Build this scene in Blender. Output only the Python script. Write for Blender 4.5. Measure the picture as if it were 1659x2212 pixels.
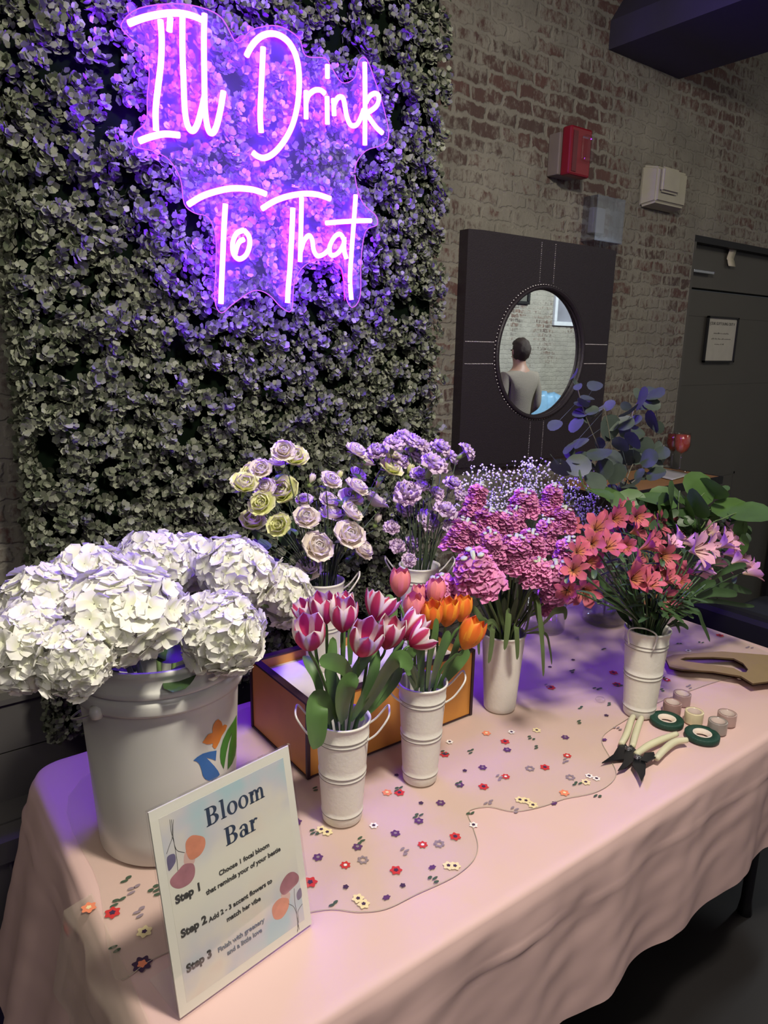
import bpy, bmesh, math, random
import numpy as np
from mathutils import Vector, Matrix, noise, geometry
random.seed(7); rnd = random.Random(11)
PI = math.pi
SC = bpy.context.scene
COL = SC.collection
for o in list(bpy.data.objects): bpy.data.objects.remove(o)

# ------------------------------------------------------------------ camera
FPX, IW, IH = 1530.0, 1659.0, 2212.0
PITCH, ROLL, HEAD = math.radians(13.3), math.radians(1.05), math.radians(53.2)
CAM = Vector((0, 0, 1.69))
FW = Vector((math.cos(HEAD)*math.cos(PITCH), math.sin(HEAD)*math.cos(PITCH), -math.sin(PITCH)))
r_ = FW.cross(Vector((0, 0, 1))).normalized(); u_ = r_.cross(FW)
CR = r_*math.cos(ROLL) + u_*math.sin(ROLL); CU = -r_*math.sin(ROLL) + u_*math.cos(ROLL)
cam = bpy.data.objects.new('camera', bpy.data.cameras.new('camera')); COL.objects.link(cam)
cam.data.sensor_fit = 'VERTICAL'; cam.data.sensor_height = 36; cam.data.lens = FPX/IH*36
cam.data.clip_start = .02
m = Matrix((CR, CU, -FW)).transposed().to_4x4(); m.translation = CAM; cam.matrix_world = m
SC.camera = cam
def ray(x, y): return FW + CR*((x-IW/2)/FPX) - CU*((y-IH/2)/FPX)
def onz(x, y, z=.742):
    d = ray(x, y); return CAM + d*((z-CAM.z)/d.z)
def ony(x, y, Y):
    d = ray(x, y); return CAM + d*(Y/d.y)
def proj(p):
    v = Vector(p)-CAM; z = v.dot(FW); return (IW/2+FPX*v.dot(CR)/z, IH/2-FPX*v.dot(CU)/z)

# ------------------------------------------------------------------ light
SC.view_settings.view_transform = 'Standard'; SC.view_settings.look = 'None'
SC.view_settings.exposure = 0; SC.view_settings.gamma = 1
W = bpy.data.worlds.new('world'); SC.world = W; W.use_nodes = True
W.node_tree.nodes['Background'].inputs[0].default_value = (.55, .58, .62, 1)
W.node_tree.nodes['Background'].inputs[1].default_value = .06
def area(name, loc, target, size, power, col, sy=None):
    l = bpy.data.lights.new(name, 'AREA'); l.size = size; l.energy = power; l.color = col
    if sy: l.shape = 'RECTANGLE'; l.size_y = sy
    o = bpy.data.objects.new(name, l); COL.objects.link(o); o.location = loc
    o.rotation_euler = (Vector(target)-Vector(loc)).to_track_quat('-Z', 'Y').to_euler(); return o
area('ceiling_lamp_key', (.80, .15, 2.85), (1.15, 1.1, .75), .22, 52, (1, .92, .80))
area('front_fill_light', (.1, -1.3, 2.6), (.8, 1.1, .9), .5, 8, (1, .95, .84))  # unseen frontal fill behind the camera, added to brighten the bucket
area('ceiling_lamp_room', (4.2, -.6, 3.35), (4.2, .8, 0), 1.0, 13, (1, .92, .78))
area('ceiling_lamp_far', (6.6, .6, 3.3), (6.6, -2.2, 1.6), .8, 130, (.92, .98, 1))
area('ceiling_lamp_left', (-1.4, .2, 3.2), (.5, 1.8, 1.2), .8, 14, (1, .93, .8))

# ------------------------------------------------------------------ helpers
def tag(o, label=None, cat=None, group=None, kind=None):
    if label: o['label'] = label
    if cat: o['category'] = cat
    if group: o['group'] = group
    if kind: o['kind'] = kind
    return o
def thing(name, label, cat, loc=(0, 0, 0), group=None, rotz=0):
    o = bpy.data.objects.new(name, None); COL.objects.link(o); o.location = loc
    o.rotation_euler = (0, 0, rotz); o.empty_display_size = .05
    return tag(o, label, cat, group)
class MB:
    def __init__(s): s.v = []; s.f = []; s.mi = []; s.c = []; s.sm = []
    def add(s, vs, fs, mi=0, cs=None, smooth=True):
        n = len(s.v); s.v += [tuple(p) for p in vs]
        s.c += cs if cs else [(0.5, 0, .5)]*len(vs)
        for f in fs: s.f.append(tuple(i+n for i in f)); s.mi.append(mi); s.sm.append(smooth)
    def box(s, a, b, mi=0, bev=0):
        (x0, y0, z0), (x1, y1, z1) = a, b
        if bev:
            bm = bmesh.new(); bmesh.ops.create_cube(bm, size=1)
            for v in bm.verts: v.co = Vector(((x0+x1)/2+v.co.x*(x1-x0), (y0+y1)/2+v.co.y*(y1-y0), (z0+z1)/2+v.co.z*(z1-z0)))
            bmesh.ops.bevel(bm, geom=bm.edges[:], offset=bev, segments=2, affect='EDGES', profile=.5)
            s.bm(bm, mi, False); return s
        vs = [(x, y, z) for x in (x0, x1) for y in (y0, y1) for z in (z0, z1)]
        s.add(vs, [(0, 1, 3, 2), (4, 6, 7, 5), (0, 4, 5, 1), (2, 3, 7, 6), (0, 2, 6, 4), (1, 5, 7, 3)], mi, None, False); return s
    def bm(s, bm, mi=0, smooth=True):
        bm.verts.index_update()
        s.add([v.co[:] for v in bm.verts], [[v.index for v in f.verts] for f in bm.faces], mi, None, smooth); bm.free()
    def tube(s, pts, r, n=8, mi=0, cap=True, closed=False):
        pts = [Vector(p) for p in pts]; N = len(pts)
        rr = r if isinstance(r, (list, tuple)) else [r]*N
        vs = []; ref = None
        for i, p in enumerate(pts):
            if closed: t = pts[(i+1) % N]-pts[i-1]
            else: t = pts[min(i+1, N-1)]-pts[max(i-1, 0)]
            if t.length < 1e-9: t = Vector((0, 0, 1))
            t.normalize()
            if ref is None: ref = t.orthogonal().normalized()
            ref = (ref - t*ref.dot(t))
            if ref.length < 1e-6: ref = t.orthogonal()
            ref.normalize(); b = t.cross(ref)
            for k in range(n):
                a = 2*PI*k/n; vs.append(p+(ref*math.cos(a)+b*math.sin(a))*rr[i])
        fs = []
        for i in range(N if closed else N-1):
            j = (i+1) % N
            for k in range(n):
                l = (k+1) % n; fs.append((i*n+k, i*n+l, j*n+l, j*n+k))
        if cap and not closed: fs += [tuple(range(n))[::-1], tuple((N-1)*n+k for k in range(n))]
        s.add(vs, fs, mi); return s
    def lathe(s, prof, n=48, mi=0, c=(0, 0, 0), rx=1, ry=1):
        vs = []
        for r, z in prof:
            for k in range(n):
                a = 2*PI*k/n; vs.append((c[0]+r*rx*math.cos(a), c[1]+r*ry*math.sin(a), c[2]+z))
        fs = []
        for i in range(len(prof)-1):
            for k in range(n):
                l = (k+1) % n; fs.append((i*n+k, i*n+l, (i+1)*n+l, (i+1)*n+k))
        s.add(vs, fs, mi); return s
    def disc(s, c, r, n=24, mi=0, up=True):
        s.add([(c[0]+r*math.cos(2*PI*k/n), c[1]+r*math.sin(2*PI*k/n), c[2]) for k in range(n)], [tuple(range(n)) if up else tuple(range(n))[::-1]], mi, None, False); return s
    def mesh(s, name, mats):
        me = bpy.data.meshes.new(name); me.from_pydata(s.v, [], s.f); me.validate()
        if len(me.polygons) == len(s.mi):
            me.polygons.foreach_set('material_index', s.mi); me.polygons.foreach_set('use_smooth', s.sm)
        for q in (mats if isinstance(mats, (list, tuple)) else [mats]): me.materials.append(q)
        if len(me.vertices) == len(s.c):
            a = me.color_attributes.new('pc', 'FLOAT_COLOR', 'POINT')
            a.data.foreach_set('color', np.array([(x, y, z, 1) for x, y, z in s.c], dtype=np.float32).ravel())
        me.update(); return me
    def build(s, name, mats, parent=None, **kw):
        o = bpy.data.objects.new(name, s.mesh(name, mats)); COL.objects.link(o)
        if parent: o.parent = parent
        return tag(o, **kw) if kw else o
def inst(name, me, parent=None, M=None):
    o = bpy.data.objects.new(name, me); COL.objects.link(o)
    if parent: o.parent = parent
    if M is not None: o.matrix_local = M
    return o
def catmull(P, n=8, closed=False):
    P = [Vector(p) for p in P]; out = []; N = len(P)
    rng = range(N if closed else N-1)
    for i in rng:
        if closed: a, b, c, d = P[i-1], P[i], P[(i+1) % N], P[(i+2) % N]
        else: a, b, c, d = P[max(i-1, 0)], P[i], P[i+1], P[min(i+2, N-1)]
        for k in range(n):
            t = k/n
            out.append(.5*((2*b)+(c-a)*t+(2*a-5*b+4*c-d)*t*t+(3*b-a-3*c+d)*t**3))
    if not closed: out.append(P[-1])
    return out
def look(loc, d, spin=0, sc=1):
    q = Vector(d).to_track_quat('Z', 'Y')
    return Matrix.Translation(loc) @ q.to_matrix().to_4x4() @ Matrix.Rotation(spin, 4, 'Z') @ Matrix.Diagonal((sc, sc, sc, 1) if not isinstance(sc, tuple) else (*sc, 1))

# ------------------------------------------------------------------ materials
def newmat(name):
    q = bpy.data.materials.new(name); q.use_nodes = True; nt = q.node_tree
    return q, nt, nt.nodes['Principled BSDF'], nt.nodes['Material Output']
def mat(name, col, rough=.6, metal=0, var=.12, scale=20, bump=0, spec=.5, trans=0, alpha=1, bscale=None, emit=0, coat=0):
    q, nt, b, out = newmat(name); N = nt.nodes; L = nt.links
    tc = N.new('ShaderNodeTexCoord'); nz = N.new('ShaderNodeTexNoise'); nz.inputs['Scale'].default_value = scale
    nz.inputs['Detail'].default_value = 4
    L.new(tc.outputs['Object'], nz.inputs['Vector'])
    hv = N.new('ShaderNodeMix'); hv.data_type = 'RGBA'
    hv.inputs[6].default_value = (*[max(0, c*(1-var)) for c in col], 1); hv.inputs[7].default_value = (*[min(1, c*(1+var)) for c in col], 1)
    L.new(nz.outputs['Fac'], hv.inputs[0]); L.new(hv.outputs[2], b.inputs['Base Color'])
    b.inputs['Roughness'].default_value = rough; b.inputs['Metallic'].default_value = metal
    b.inputs['Specular IOR Level'].default_value = spec
    if coat: b.inputs['Coat Weight'].default_value = coat
    if bump:
        n2 = N.new('ShaderNodeTexNoise'); n2.inputs['Scale'].default_value = bscale or scale*3; L.new(tc.outputs['Object'], n2.inputs['Vector'])
        bp = N.new('ShaderNodeBump'); bp.inputs['Strength'].default_value = bump; bp.inputs['Distance'].default_value = .01
        L.new(n2.outputs['Fac'], bp.inputs['Height']); L.new(bp.outputs[0], b.inputs['Normal'])
    if trans:
        t = N.new('ShaderNodeBsdfTranslucent'); L.new(hv.outputs[2], t.inputs[0]); mx = N.new('ShaderNodeMixShader')
        mx.inputs[0].default_value = trans; L.new(b.outputs[0], mx.inputs[1]); L.new(t.outputs[0], mx.inputs[2]); L.new(mx.outputs[0], out.inputs[0])
    b.inputs['Alpha'].default_value = alpha
    if emit: b.inputs['Emission Color'].default_value = (*col, 1); b.inputs['Emission Strength'].default_value = emit
    return q
def petalmat(name, base, tip, edge=None, rough=.55, trans=.22, ramp=(.0, 1.0), edgew=(.45, .8), var=.1, vein=.0):
    """colour runs along the petal (t), an optional margin colour by |s|"""
    q, nt, b, out = newmat(name); N = nt.nodes; L = nt.links
    at = N.new('ShaderNodeAttribute'); at.attribute_name = 'pc'; sp = N.new('ShaderNodeSeparateColor'); L.new(at.outputs['Color'], sp.inputs[0])
    mr = N.new('ShaderNodeMapRange'); mr.inputs[1].default_value, mr.inputs[2].default_value = ramp; L.new(sp.outputs[0], mr.inputs[0])
    mx = N.new('ShaderNodeMix'); mx.data_type = 'RGBA'; mx.inputs[6].default_value = (*base, 1); mx.inputs[7].default_value = (*tip, 1); L.new(mr.outputs[0], mx.inputs[0])
    last = mx.outputs[2]
    if edge:
        mt = N.new('ShaderNodeMath'); mt.operation = 'MULTIPLY_ADD'; L.new(sp.outputs[0], mt.inputs[0]); mt.inputs[1].default_value = .35; L.new(sp.outputs[1], mt.inputs[2])
        m2 = N.new('ShaderNodeMapRange'); m2.inputs[1].default_value, m2.inputs[2].default_value = edgew; m2.interpolation_type = 'SMOOTHSTEP'; L.new(mt.outputs[0], m2.inputs[0])
        m3 = N.new('ShaderNodeMix'); m3.data_type = 'RGBA'; L.new(m2.outputs[0], m3.inputs[0]); L.new(last, m3.inputs[6]); m3.inputs[7].default_value = (*edge, 1); last = m3.outputs[2]
    hs = N.new('ShaderNodeHueSaturation'); vr = N.new('ShaderNodeMapRange'); vr.inputs[3].default_value = 1-var; vr.inputs[4].default_value = 1+var
    L.new(sp.outputs[2], vr.inputs[0]); L.new(vr.outputs[0], hs.inputs['Value']); L.new(last, hs.inputs['Color'])
    L.new(hs.outputs[0], b.inputs['Base Color']); b.inputs['Roughness'].default_value = rough; b.inputs['Specular IOR Level'].default_value = .25
    t = N.new('ShaderNodeBsdfTranslucent'); L.new(hs.outputs[0], t.inputs[0]); ms = N.new('ShaderNodeMixShader'); ms.inputs[0].default_value = trans
    L.new(b.outputs[0], ms.inputs[1]); L.new(t.outputs[0], ms.inputs[2]); L.new(ms.outputs[0], out.inputs[0])
    return q
def glass(name, col=(1, 1, 1), rough=.02, alpha=.25):
    q, nt, b, out = newmat(name); N = nt.nodes; L = nt.links
    t = N.new('ShaderNodeBsdfTransparent'); t.inputs[0].default_value = (*col, 1)
    g = N.new('ShaderNodeBsdfGlossy'); g.inputs['Roughness'].default_value = rough
    lw = N.new('ShaderNodeLayerWeight'); lw.inputs[0].default_value = .5
    f = N.new('ShaderNodeMath'); f.operation = 'POWER'; f.inputs[1].default_value = 3.5; L.new(lw.outputs['Facing'], f.inputs[0])
    a = N.new('ShaderNodeMath'); a.operation = 'MULTIPLY_ADD'; a.inputs[1].default_value = .5; a.inputs[2].default_value = .03+alpha*.12; L.new(f.outputs[0], a.inputs[0])
    mx = N.new('ShaderNodeMixShader'); L.new(a.outputs[0], mx.inputs[0]); L.new(t.outputs[0], mx.inputs[1]); L.new(g.outputs[0], mx.inputs[2])
    L.new(mx.outputs[0], out.inputs[0]); return q
def emis(name, col, s):
    q, nt, b, out = newmat(name); e = nt.nodes.new('ShaderNodeEmission'); e.inputs[0].default_value = (*col, 1); e.inputs[1].default_value = s
    nt.links.new(e.outputs[0], out.inputs[0]); return q
def brickmat(name, pale, red, dark, axis='xz', amount=.5):
    q, nt, b, out = newmat(name); N = nt.nodes; L = nt.links
    g = N.new('ShaderNodeNewGeometry'); s = N.new('ShaderNodeSeparateXYZ'); L.new(g.outputs['Position'], s.inputs[0])
    c = N.new('ShaderNodeCombineXYZ'); L.new(s.outputs[0 if axis == 'xz' else 1], c.inputs[0]); L.new(s.outputs[2], c.inputs[1])
    wob = N.new('ShaderNodeTexNoise'); wob.inputs['Scale'].default_value = 22; wob.inputs['Detail'].default_value = 5; L.new(c.outputs[0], wob.inputs['Vector'])
    va = N.new('ShaderNodeVectorMath'); va.operation = 'SCALE'; va.inputs['Scale'].default_value = .045; L.new(wob.outputs['Color'], va.inputs[0])
    vb = N.new('ShaderNodeVectorMath'); L.new(c.outputs[0], vb.inputs[0]); L.new(va.outputs[0], vb.inputs[1])
    bk = N.new('ShaderNodeTexBrick'); bk.inputs['Scale'].default_value = 1; bk.inputs['Brick Width'].default_value = .155; bk.inputs['Row Height'].default_value = .054
    bk.inputs['Mortar Size'].default_value = .010; bk.inputs['Mortar Smooth'].default_value = .6
    bk.inputs['Color1'].default_value = (*red, 1); bk.inputs['Color2'].default_value = (*dark, 1); bk.inputs['Mortar'].default_value = (*pale, 1)
    L.new(vb.outputs[0], bk.inputs['Vector'])
    # worn limewash: stays in joints and in ragged patches over the bricks
    n1 = N.new('ShaderNodeTexNoise'); n1.inputs['Scale'].default_value = 2.2; n1.inputs['Detail'].default_value = 3; L.new(c.outputs[0], n1.inputs['Vector'])
    st = N.new('ShaderNodeVectorMath'); st.operation = 'MULTIPLY'; st.inputs[1].default_value = (1.0, .55, 1); L.new(c.outputs[0], st.inputs[0])
    n2 = N.new('ShaderNodeTexNoise'); n2.inputs['Scale'].default_value = 38; n2.inputs['Detail'].default_value = 7; n2.inputs['Roughness'].default_value = .7; L.new(st.outputs[0], n2.inputs['Vector'])
    ad = N.new('ShaderNodeMath'); ad.operation = 'MULTIPLY_ADD'; L.new(n2.outputs['Fac'], ad.inputs[0]); ad.inputs[1].default_value = 1.1; L.new(n1.outputs['Fac'], ad.inputs[2])
    r = N.new('ShaderNodeMapRange'); r.inputs[1].default_value = 1.05+.25*(amount-.5); r.inputs[2].default_value = 1.22+.25*(amount-.5); L.new(ad.outputs[0], r.inputs[0])
    inv = N.new('ShaderNodeMath'); inv.operation = 'SUBTRACT'; inv.inputs[0].default_value = 1; L.new(bk.outputs['Fac'], inv.inputs[1])
    mu = N.new('ShaderNodeMath'); mu.operation = 'MULTIPLY'; L.new(r.outputs[0], mu.inputs[0]); L.new(inv.outputs[0], mu.inputs[1])
    n3 = N.new('ShaderNodeTexNoise'); n3.inputs['Scale'].default_value = 6; n3.inputs['Detail'].default_value = 6; L.new(c.outputs[0], n3.inputs['Vector'])
    pm = N.new('ShaderNodeMix'); pm.data_type = 'RGBA'; L.new(n3.outputs['Fac'], pm.inputs[0]); pm.inputs[6].default_value = (*[k*.55 for k in pale], 1); pm.inputs[7].default_value = (*[k*1.3 for k in pale], 1)
    mx = N.new('ShaderNodeMix'); mx.data_type = 'RGBA'; L.new(mu.outputs[0], mx.inputs[0]); L.new(pm.outputs[2], mx.inputs[6]); L.new(bk.outputs['Color'], mx.inputs[7])
    L.new(mx.outputs[2], b.inputs['Base Color']); b.inputs['Roughness'].default_value = .85
    hh = N.new('ShaderNodeMath'); hh.operation = 'MULTIPLY_ADD'; L.new(n2.outputs['Fac'], hh.inputs[0]); hh.inputs[1].default_value = 1.3; L.new(inv.outputs[0], hh.inputs[2])
    bp = N.new('ShaderNodeBump'); bp.inputs['Strength'].default_value = .6; bp.inputs['Distance'].default_value = .007; L.new(hh.outputs[0], bp.inputs['Height']); L.new(bp.outputs[0], b.inputs['Normal'])
    return q

M = {}
M['brick'] = brickmat('limewashed brick', (.215, .20, .165), (.10, .048, .04), (.065, .042, .036), amount=.31)
M['brick_far'] = brickmat('pale limewashed brick', (.42, .40, .34), (.20, .12, .09), (.12, .10, .09), amount=.75)
M['brick_side'] = brickmat('limewashed side brick', (.3, .27, .21), (.16, .065, .045), (.09, .05, .04), axis='yz', amount=.5)
M['floor'] = mat('dark floor', (.018, .016, .016), .45, var=.3, scale=3)
M['ceiling'] = mat('dark ceiling', (.035, .034, .04), .8)
M['beam'] = mat('dark beam paint', (.03, .027, .042), .6)
M['door'] = mat('grey door paint', (.072, .068, .06), .55, var=.1, scale=4)
M['black'] = mat('matt black', (.006, .006, .008), .6)
M['pink'] = mat('pink tablecloth', (.68, .475, .435), .62, var=.04, scale=3, bump=.12, bscale=7, spec=.3)
M['white_metal'] = mat('white painted tin', (.72, .70, .62), .42, var=.05, scale=40, bump=.08)
M['groove'] = mat('grey worn groove', (.12, .12, .11), .6, var=.4, scale=90)
M['bucket'] = mat('white bucket plastic', (.66, .66, .60), .3, var=.03, scale=6)
M['wood'] = mat('orange crate wood', (.62, .27, .05), .5, var=.16, scale=12)
M['wood_edge'] = mat('dark stained edge', (.035, .012, .018), .5)
M['crate_lining'] = mat('white crate lid', (.72, .66, .70), .7)
M['leaf'] = mat('tulip leaf green', (.10, .20, .055), .45, trans=.2, var=.3, scale=14)
M['leaf_dark'] = mat('dark leaf green', (.05, .10, .035), .45, trans=.15, var=.3, scale=20)
M['leaf_grey'] = mat('grey green stock leaf', (.14, .21, .075), .55, trans=.2, var=.25, scale=20)
M['euc'] = mat('eucalyptus grey green', (.07, .095, .075), .5, trans=.15, var=.3, scale=20)
M['salal'] = mat('broad leaf green', (.09, .18, .045), .4, trans=.2, var=.3, scale=20)
M['stem'] = mat('green stem', (.14, .22, .07), .5)
M['stem_dark'] = mat('dark stem', (.05, .075, .04), .6)
M['hyd'] = petalmat('white hydrangea petal', (.76, .78, .56), (.88, .87, .80), ramp=(0, .6))
M['rose_cream'] = petalmat('cream rose petal', (.70, .74, .22), (.85, .85, .46), ramp=(.1, .9))
M['rose_blush'] = petalmat('blush white rose petal', (.86, .78, .62), (.86, .78, .74), ramp=(.1, .9))
M['carn'] = petalmat('lavender carnation petal', (.42, .22, .40), (.70, .54, .72), ramp=(.2, .9))
M['tulip_var'] = petalmat('crimson tulip petal with white margin', (.45, .02, .085), (.55, .06, .14), edge=(.86, .74, .70), edgew=(.66, .96))
M['tulip_pink'] = petalmat('pink tulip petal', (.72, .20, .20), (.82, .28, .28), ramp=(0, 1))
M['tulip_orange'] = petalmat('orange tulip petal', (.72, .30, .04), (.80, .14, .02), edge=(.85, .36, .04), edgew=(.6, 1.1))
M['stock'] = petalmat('pink stock petal', (.64, .32, .42), (.66, .21, .46), var=.25)
M['stock_bud'] = mat('grey green stock buds', (.42, .46, .34), .6)
M['als_red'] = petalmat('coral red alstroemeria petal', (.58, .24, .10), (.54, .12, .17), ramp=(.25, .6), var=.22)
M['als_pink'] = petalmat('pale pink alstroemeria petal', (.80, .62, .40), (.80, .42, .56), ramp=(.1, .6), var=.12)
M['als_stripe'] = mat('dark anther', (.12, .02, .02), .6)
M['gyp'] = mat('tiny white blossom', (.85, .83, .85), .5, emit=0)
M['sepal'] = mat('sepal green', (.18, .26, .07), .5)
M['clear'] = glass('clear acrylic')
M['glass'] = glass('clear glass', alpha=.5)
M['sheer'] = None

# ------------------------------------------------------------------ room shell
YW = 2.0
def struct(name, mb, mats, **kw):
    o = mb.build(name, mats); o['kind'] = 'structure'; return o
X0, X1, YB, ZC = -2.4, 9.6, -2.2, 3.6
struct('floor', MB().box((X0, YB, -.1), (X1, YW+.3, 0)), M['floor'])
struct('ceiling', MB().box((X0, YB, ZC), (X1, YW+.3, ZC+.1)), M['ceiling'])
DX0, DX1, DZ = 3.315, 4.75, 2.225
b = MB(); b.box((X0, YW, 0), (DX0, YW+.3, ZC)); b.box((DX1, YW, 0), (X1, YW+.3, ZC)); b.box((DX0, YW, DZ), (DX1, YW+.3, ZC))
struct('wall_back', b, M['brick'])
struct('wall_front', MB().box((X0, YB-.2, 0), (X1, YB, ZC)), M['brick_far'])
struct('wall_left', MB().box((X0-.2, YB, 0), (X0, YW+.3, ZC)), M['brick_side'])
struct('wall_right', MB().box((X1, YB, 0), (X1+.2, YW+.3, ZC)), M['brick_side'])
# ceiling beam running out from the wall
b = MB(); b.box((2.557, -2.2, 2.834), (3.053, 2.0, 2.935)); b.box((2.68, -2.2, 2.935), (3.053, 2.0, 3.6))
b.add([(2.557, y, 2.935) for y in (-2.2, 2.0)]+[(2.68, y, 3.1) for y in (-2.2, 2.0)], [(0, 1, 3, 2)], 0, None, False)
struct('trim_1', b, M['beam'])
# plank ledge and panelling left of the hedge
M['plank'] = mat('grey plank paint', (.10, .095, .09), .6, var=.15, scale=5)
b = MB(); b.box((X0, 1.965, .46), (.42, 2.0, .60)); b.box((X0, 1.965, .605), (.42, 2.0, .745)); b.box((X0, 1.955, .745), (.42, 2.0, .76))
struct('baseboard_back', b, M['plank'])
b = MB(); b.box((X0, 1.87, .40), (.42, 1.965, .46)); b.box((X0, 1.785, .40), (.42, 1.862, .46)); b.box((X0, 1.80, .0), (.42, 1.96, .40))
for k in range(9): b.box((.42-.24*k-.006, 1.794, .0), (.42-.24*k, 1.80, .40))
struct('trim_2', b, M['plank'])
# door
b = MB(); b.box((DX0, 2.07, 0), (DX1, 2.12, 1.985)); b.box((DX0, 2.05, 1.995), (DX1, 2.12, DZ-.012)); b.box((DX0, 2.10, DZ-.012), (DX1, 2.12, DZ))
for zz in (1.86, 1.51): b.box((DX0, 2.068, zz), (DX1, 2.0705, zz+.003))
for (xa, xb) in ((3.75, 4.12),):
    for (za, zb) in ((.2, 1.0),):
        for q in (((xa, za), (xb, za+.012)), ((xa, zb-.012), (xb, zb)), ((xa, za), (xa+.012, zb)), ((xb-.012, za), (xb, zb))):
            b.box((q[0][0], 2.067, q[0][1]), (q[1][0], 2.07, q[1][1]))
dr = struct('door_1', b, M['door'])
MB().box((DX0, 2.0, DZ-.03), (DX1, 2.05, DZ), 0).build('door_header', M['black'], dr)
MB().box((DX0, 2.0, 0), (DX0+.02, 2.06, DZ-.03), 0).build('door_jamb', M['door'], dr)
MB().box((4.67, 2.0, 0), (4.75, 2.06, DZ-.03), 0).build('door_jamb', M['black'], dr)
p = ony(1512, 587, 2.04)
MB().box((p.x-.085, 2.02, p.z-.008), (p.x+.10, 2.05, p.z+.006), 0, .002).build('door_strike_plate', mat('bare steel', (.75, .8, .9), .25, 1), dr)
p = ony(1581, 551, 2.03)
t = thing('paper_tag', 'small cream paper tag hanging from the door header', 'tag', (p.x, 2.035, p.z))
b = MB(); g = catmull([(0, -.0, .05), (.0, -.006, .02), (0, .002, -.02), (0, -.008, -.055)], 6)
b.add([(q.x+s*.03+(.008 if i > 12 else 0), q.y-.002*s, q.z) for i, q in enumerate(g) for s in (-1, 1)], [(2*i, 2*i+1, 2*i+3, 2*i+2) for i in range(len(g)-1)])
o = b.build('paper', mat('cream paper', (.5, .46, .34), .7), t); md = o.modifiers.new('s', 'SOLIDIFY'); md.thickness = .0015

# text helper -------------------------------------------------------
def text_mesh(s, size, align='LEFT', bold=0, ext=.0004):
    c = bpy.data.curves.new('t', 'FONT'); c.body = s; c.size = size; c.align_x = align; c.extrude = ext; c.offset = bold; c.resolution_u = 3
    o = bpy.data.objects.new('t', c); COL.objects.link(o); bpy.context.view_layer.update()
    me = bpy.data.meshes.new_from_object(o.evaluated_get(bpy.context.evaluated_depsgraph_get())); bpy.data.objects.remove(o); bpy.data.curves.remove(c); return me
# framed notice on the door
a_, b_ = ony(1503, 770, 2.058), ony(1608, 698, 2.058)
cx, cz = (a_.x+b_.x)/2, (a_.z+b_.z)/2; hw, hh = .153, .118
cx = ony(1556, 734, 2.058).x; cz = ony(1556, 734, 2.058).z
t = thing('door_notice', 'black framed printed notice on the grey door', 'sign', (cx, 2.06, cz))
b = MB(); w = .009
for q in ((-hw, -hh, hw, -hh+w), (-hw, hh-w, hw, hh), (-hw, -hh, -hw+w, hh), (hw-w, -hh, hw, hh)): b.box((q[0], -.012, q[1]), (q[2], 0, q[3]))
b.build('frame', M['black'], t)
pp = MB().box((-hw+w, -.004, -hh+w), (hw-w, 0, hh-w)).build('paper', mat('notice paper', (.42, .40, .35), .6), t)
ink = mat('black ink', (.03, .03, .03), .7); ink2 = mat('grey ink', (.16, .15, .14), .7)
def put_text(s, size, x, z, parent, mt, align='CENTER', bold=0, name='lettering', y=-.0045):
    me = text_mesh(s, size, align, bold); me.materials.clear(); me.materials.append(mt)
    o = inst(name, me, parent, Matrix.Translation((x, y, z)) @ Matrix.Rotation(PI/2, 4, 'X')); return o
put_text("[CIUK GUYTOUNG OUT V", .021, 0, .075, pp, ink)
b = MB()   # the lower lines of the notice are too blurred to read: faint rows of pen marks
for zz, xa, xb in ((.030, -.078, .075), (.002, -.095, .095), (-.026, -.055, .035)):
    x = xa
    while x < xb:
        l_ = rnd.uniform(.006, .014); b.tube([(x, -.0046, zz), (x+l_*.4, -.0046, zz+rnd.uniform(.002, .007)), (x+l_*.8, -.0046, zz)], .0011, 4); x += l_+(.006 if rnd.random() < .25 else 0)
b.build('pen_marks', ink2, pp)

# wall devices ------------------------------------------------------
p = ony(1222, 335, 1.96)
t = thing('fire_alarm_strobe', 'red fire alarm strobe on the brick wall above the square mirror', 'alarm', (p.x+.01, 2.0, p.z))
MB().box((-.066, -.055, -.078), (.055, 0, .07), 0, .004).build('back_box', mat('taupe box', (.16, .13, .12), .6), t)
MB().box((-.056, -.10, -.082), (.066, -.055, .088), 0, .008).build('housing', mat('alarm red', (.17, .004, .012), .4), t)
b = MB(); b.box((.0, -.125, -.03), (.055, -.10, .06), 0, .008); b.build('strobe_lens', M['glass'], t)
MB().box((-.045, -.103, -.07), (-.02, -.10, .07), 0).build('label_strip', mat('alarm dark red', (.09, .002, .008), .4), t)
p = ony(1430, 408, 1.97)
t = thing('wall_sounder', 'cream wall sounder box at the far right of the brick wall', 'alarm', (p.x+.01, 2.0, p.z))
bm = bmesh.new(); bmesh.ops.create_cube(bm, size=1)
for v in bm.verts: v.co = Vector((v.co.x*.26*(1 if v.co.y > 0 else .86), v.co.y*.075-.0375, v.co.z*(.17 if v.co.y > 0 else .14)))
bmesh.ops.bevel(bm, geom=bm.edges[:], offset=.01, segments=3, affect='EDGES'); b = MB(); b.bm(bm, 0, False)
cream = mat('cream plastic', (.36, .34, .26), .5); b.build('housing', cream, t)
bm = bmesh.new(); bmesh.ops.create_cube(bm, size=1)
for v in bm.verts: v.co = Vector((v.co.x*.13-.035, v.co.y*.02-.083, v.co.z*.10+.02))
bmesh.ops.bevel(bm, geom=bm.edges[:], offset=.009, segments=3, affect='EDGES'); b = MB(); b.bm(bm, 0, False); b.build('cover', cream, t)
p = ony(1305, 477, 1.96)
t = thing('thermostat_guard', 'clear plastic thermostat guard above the top right corner of the mirror', 'thermostat', (p.x, 2.0, p.z))
b = MB(); 
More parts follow.
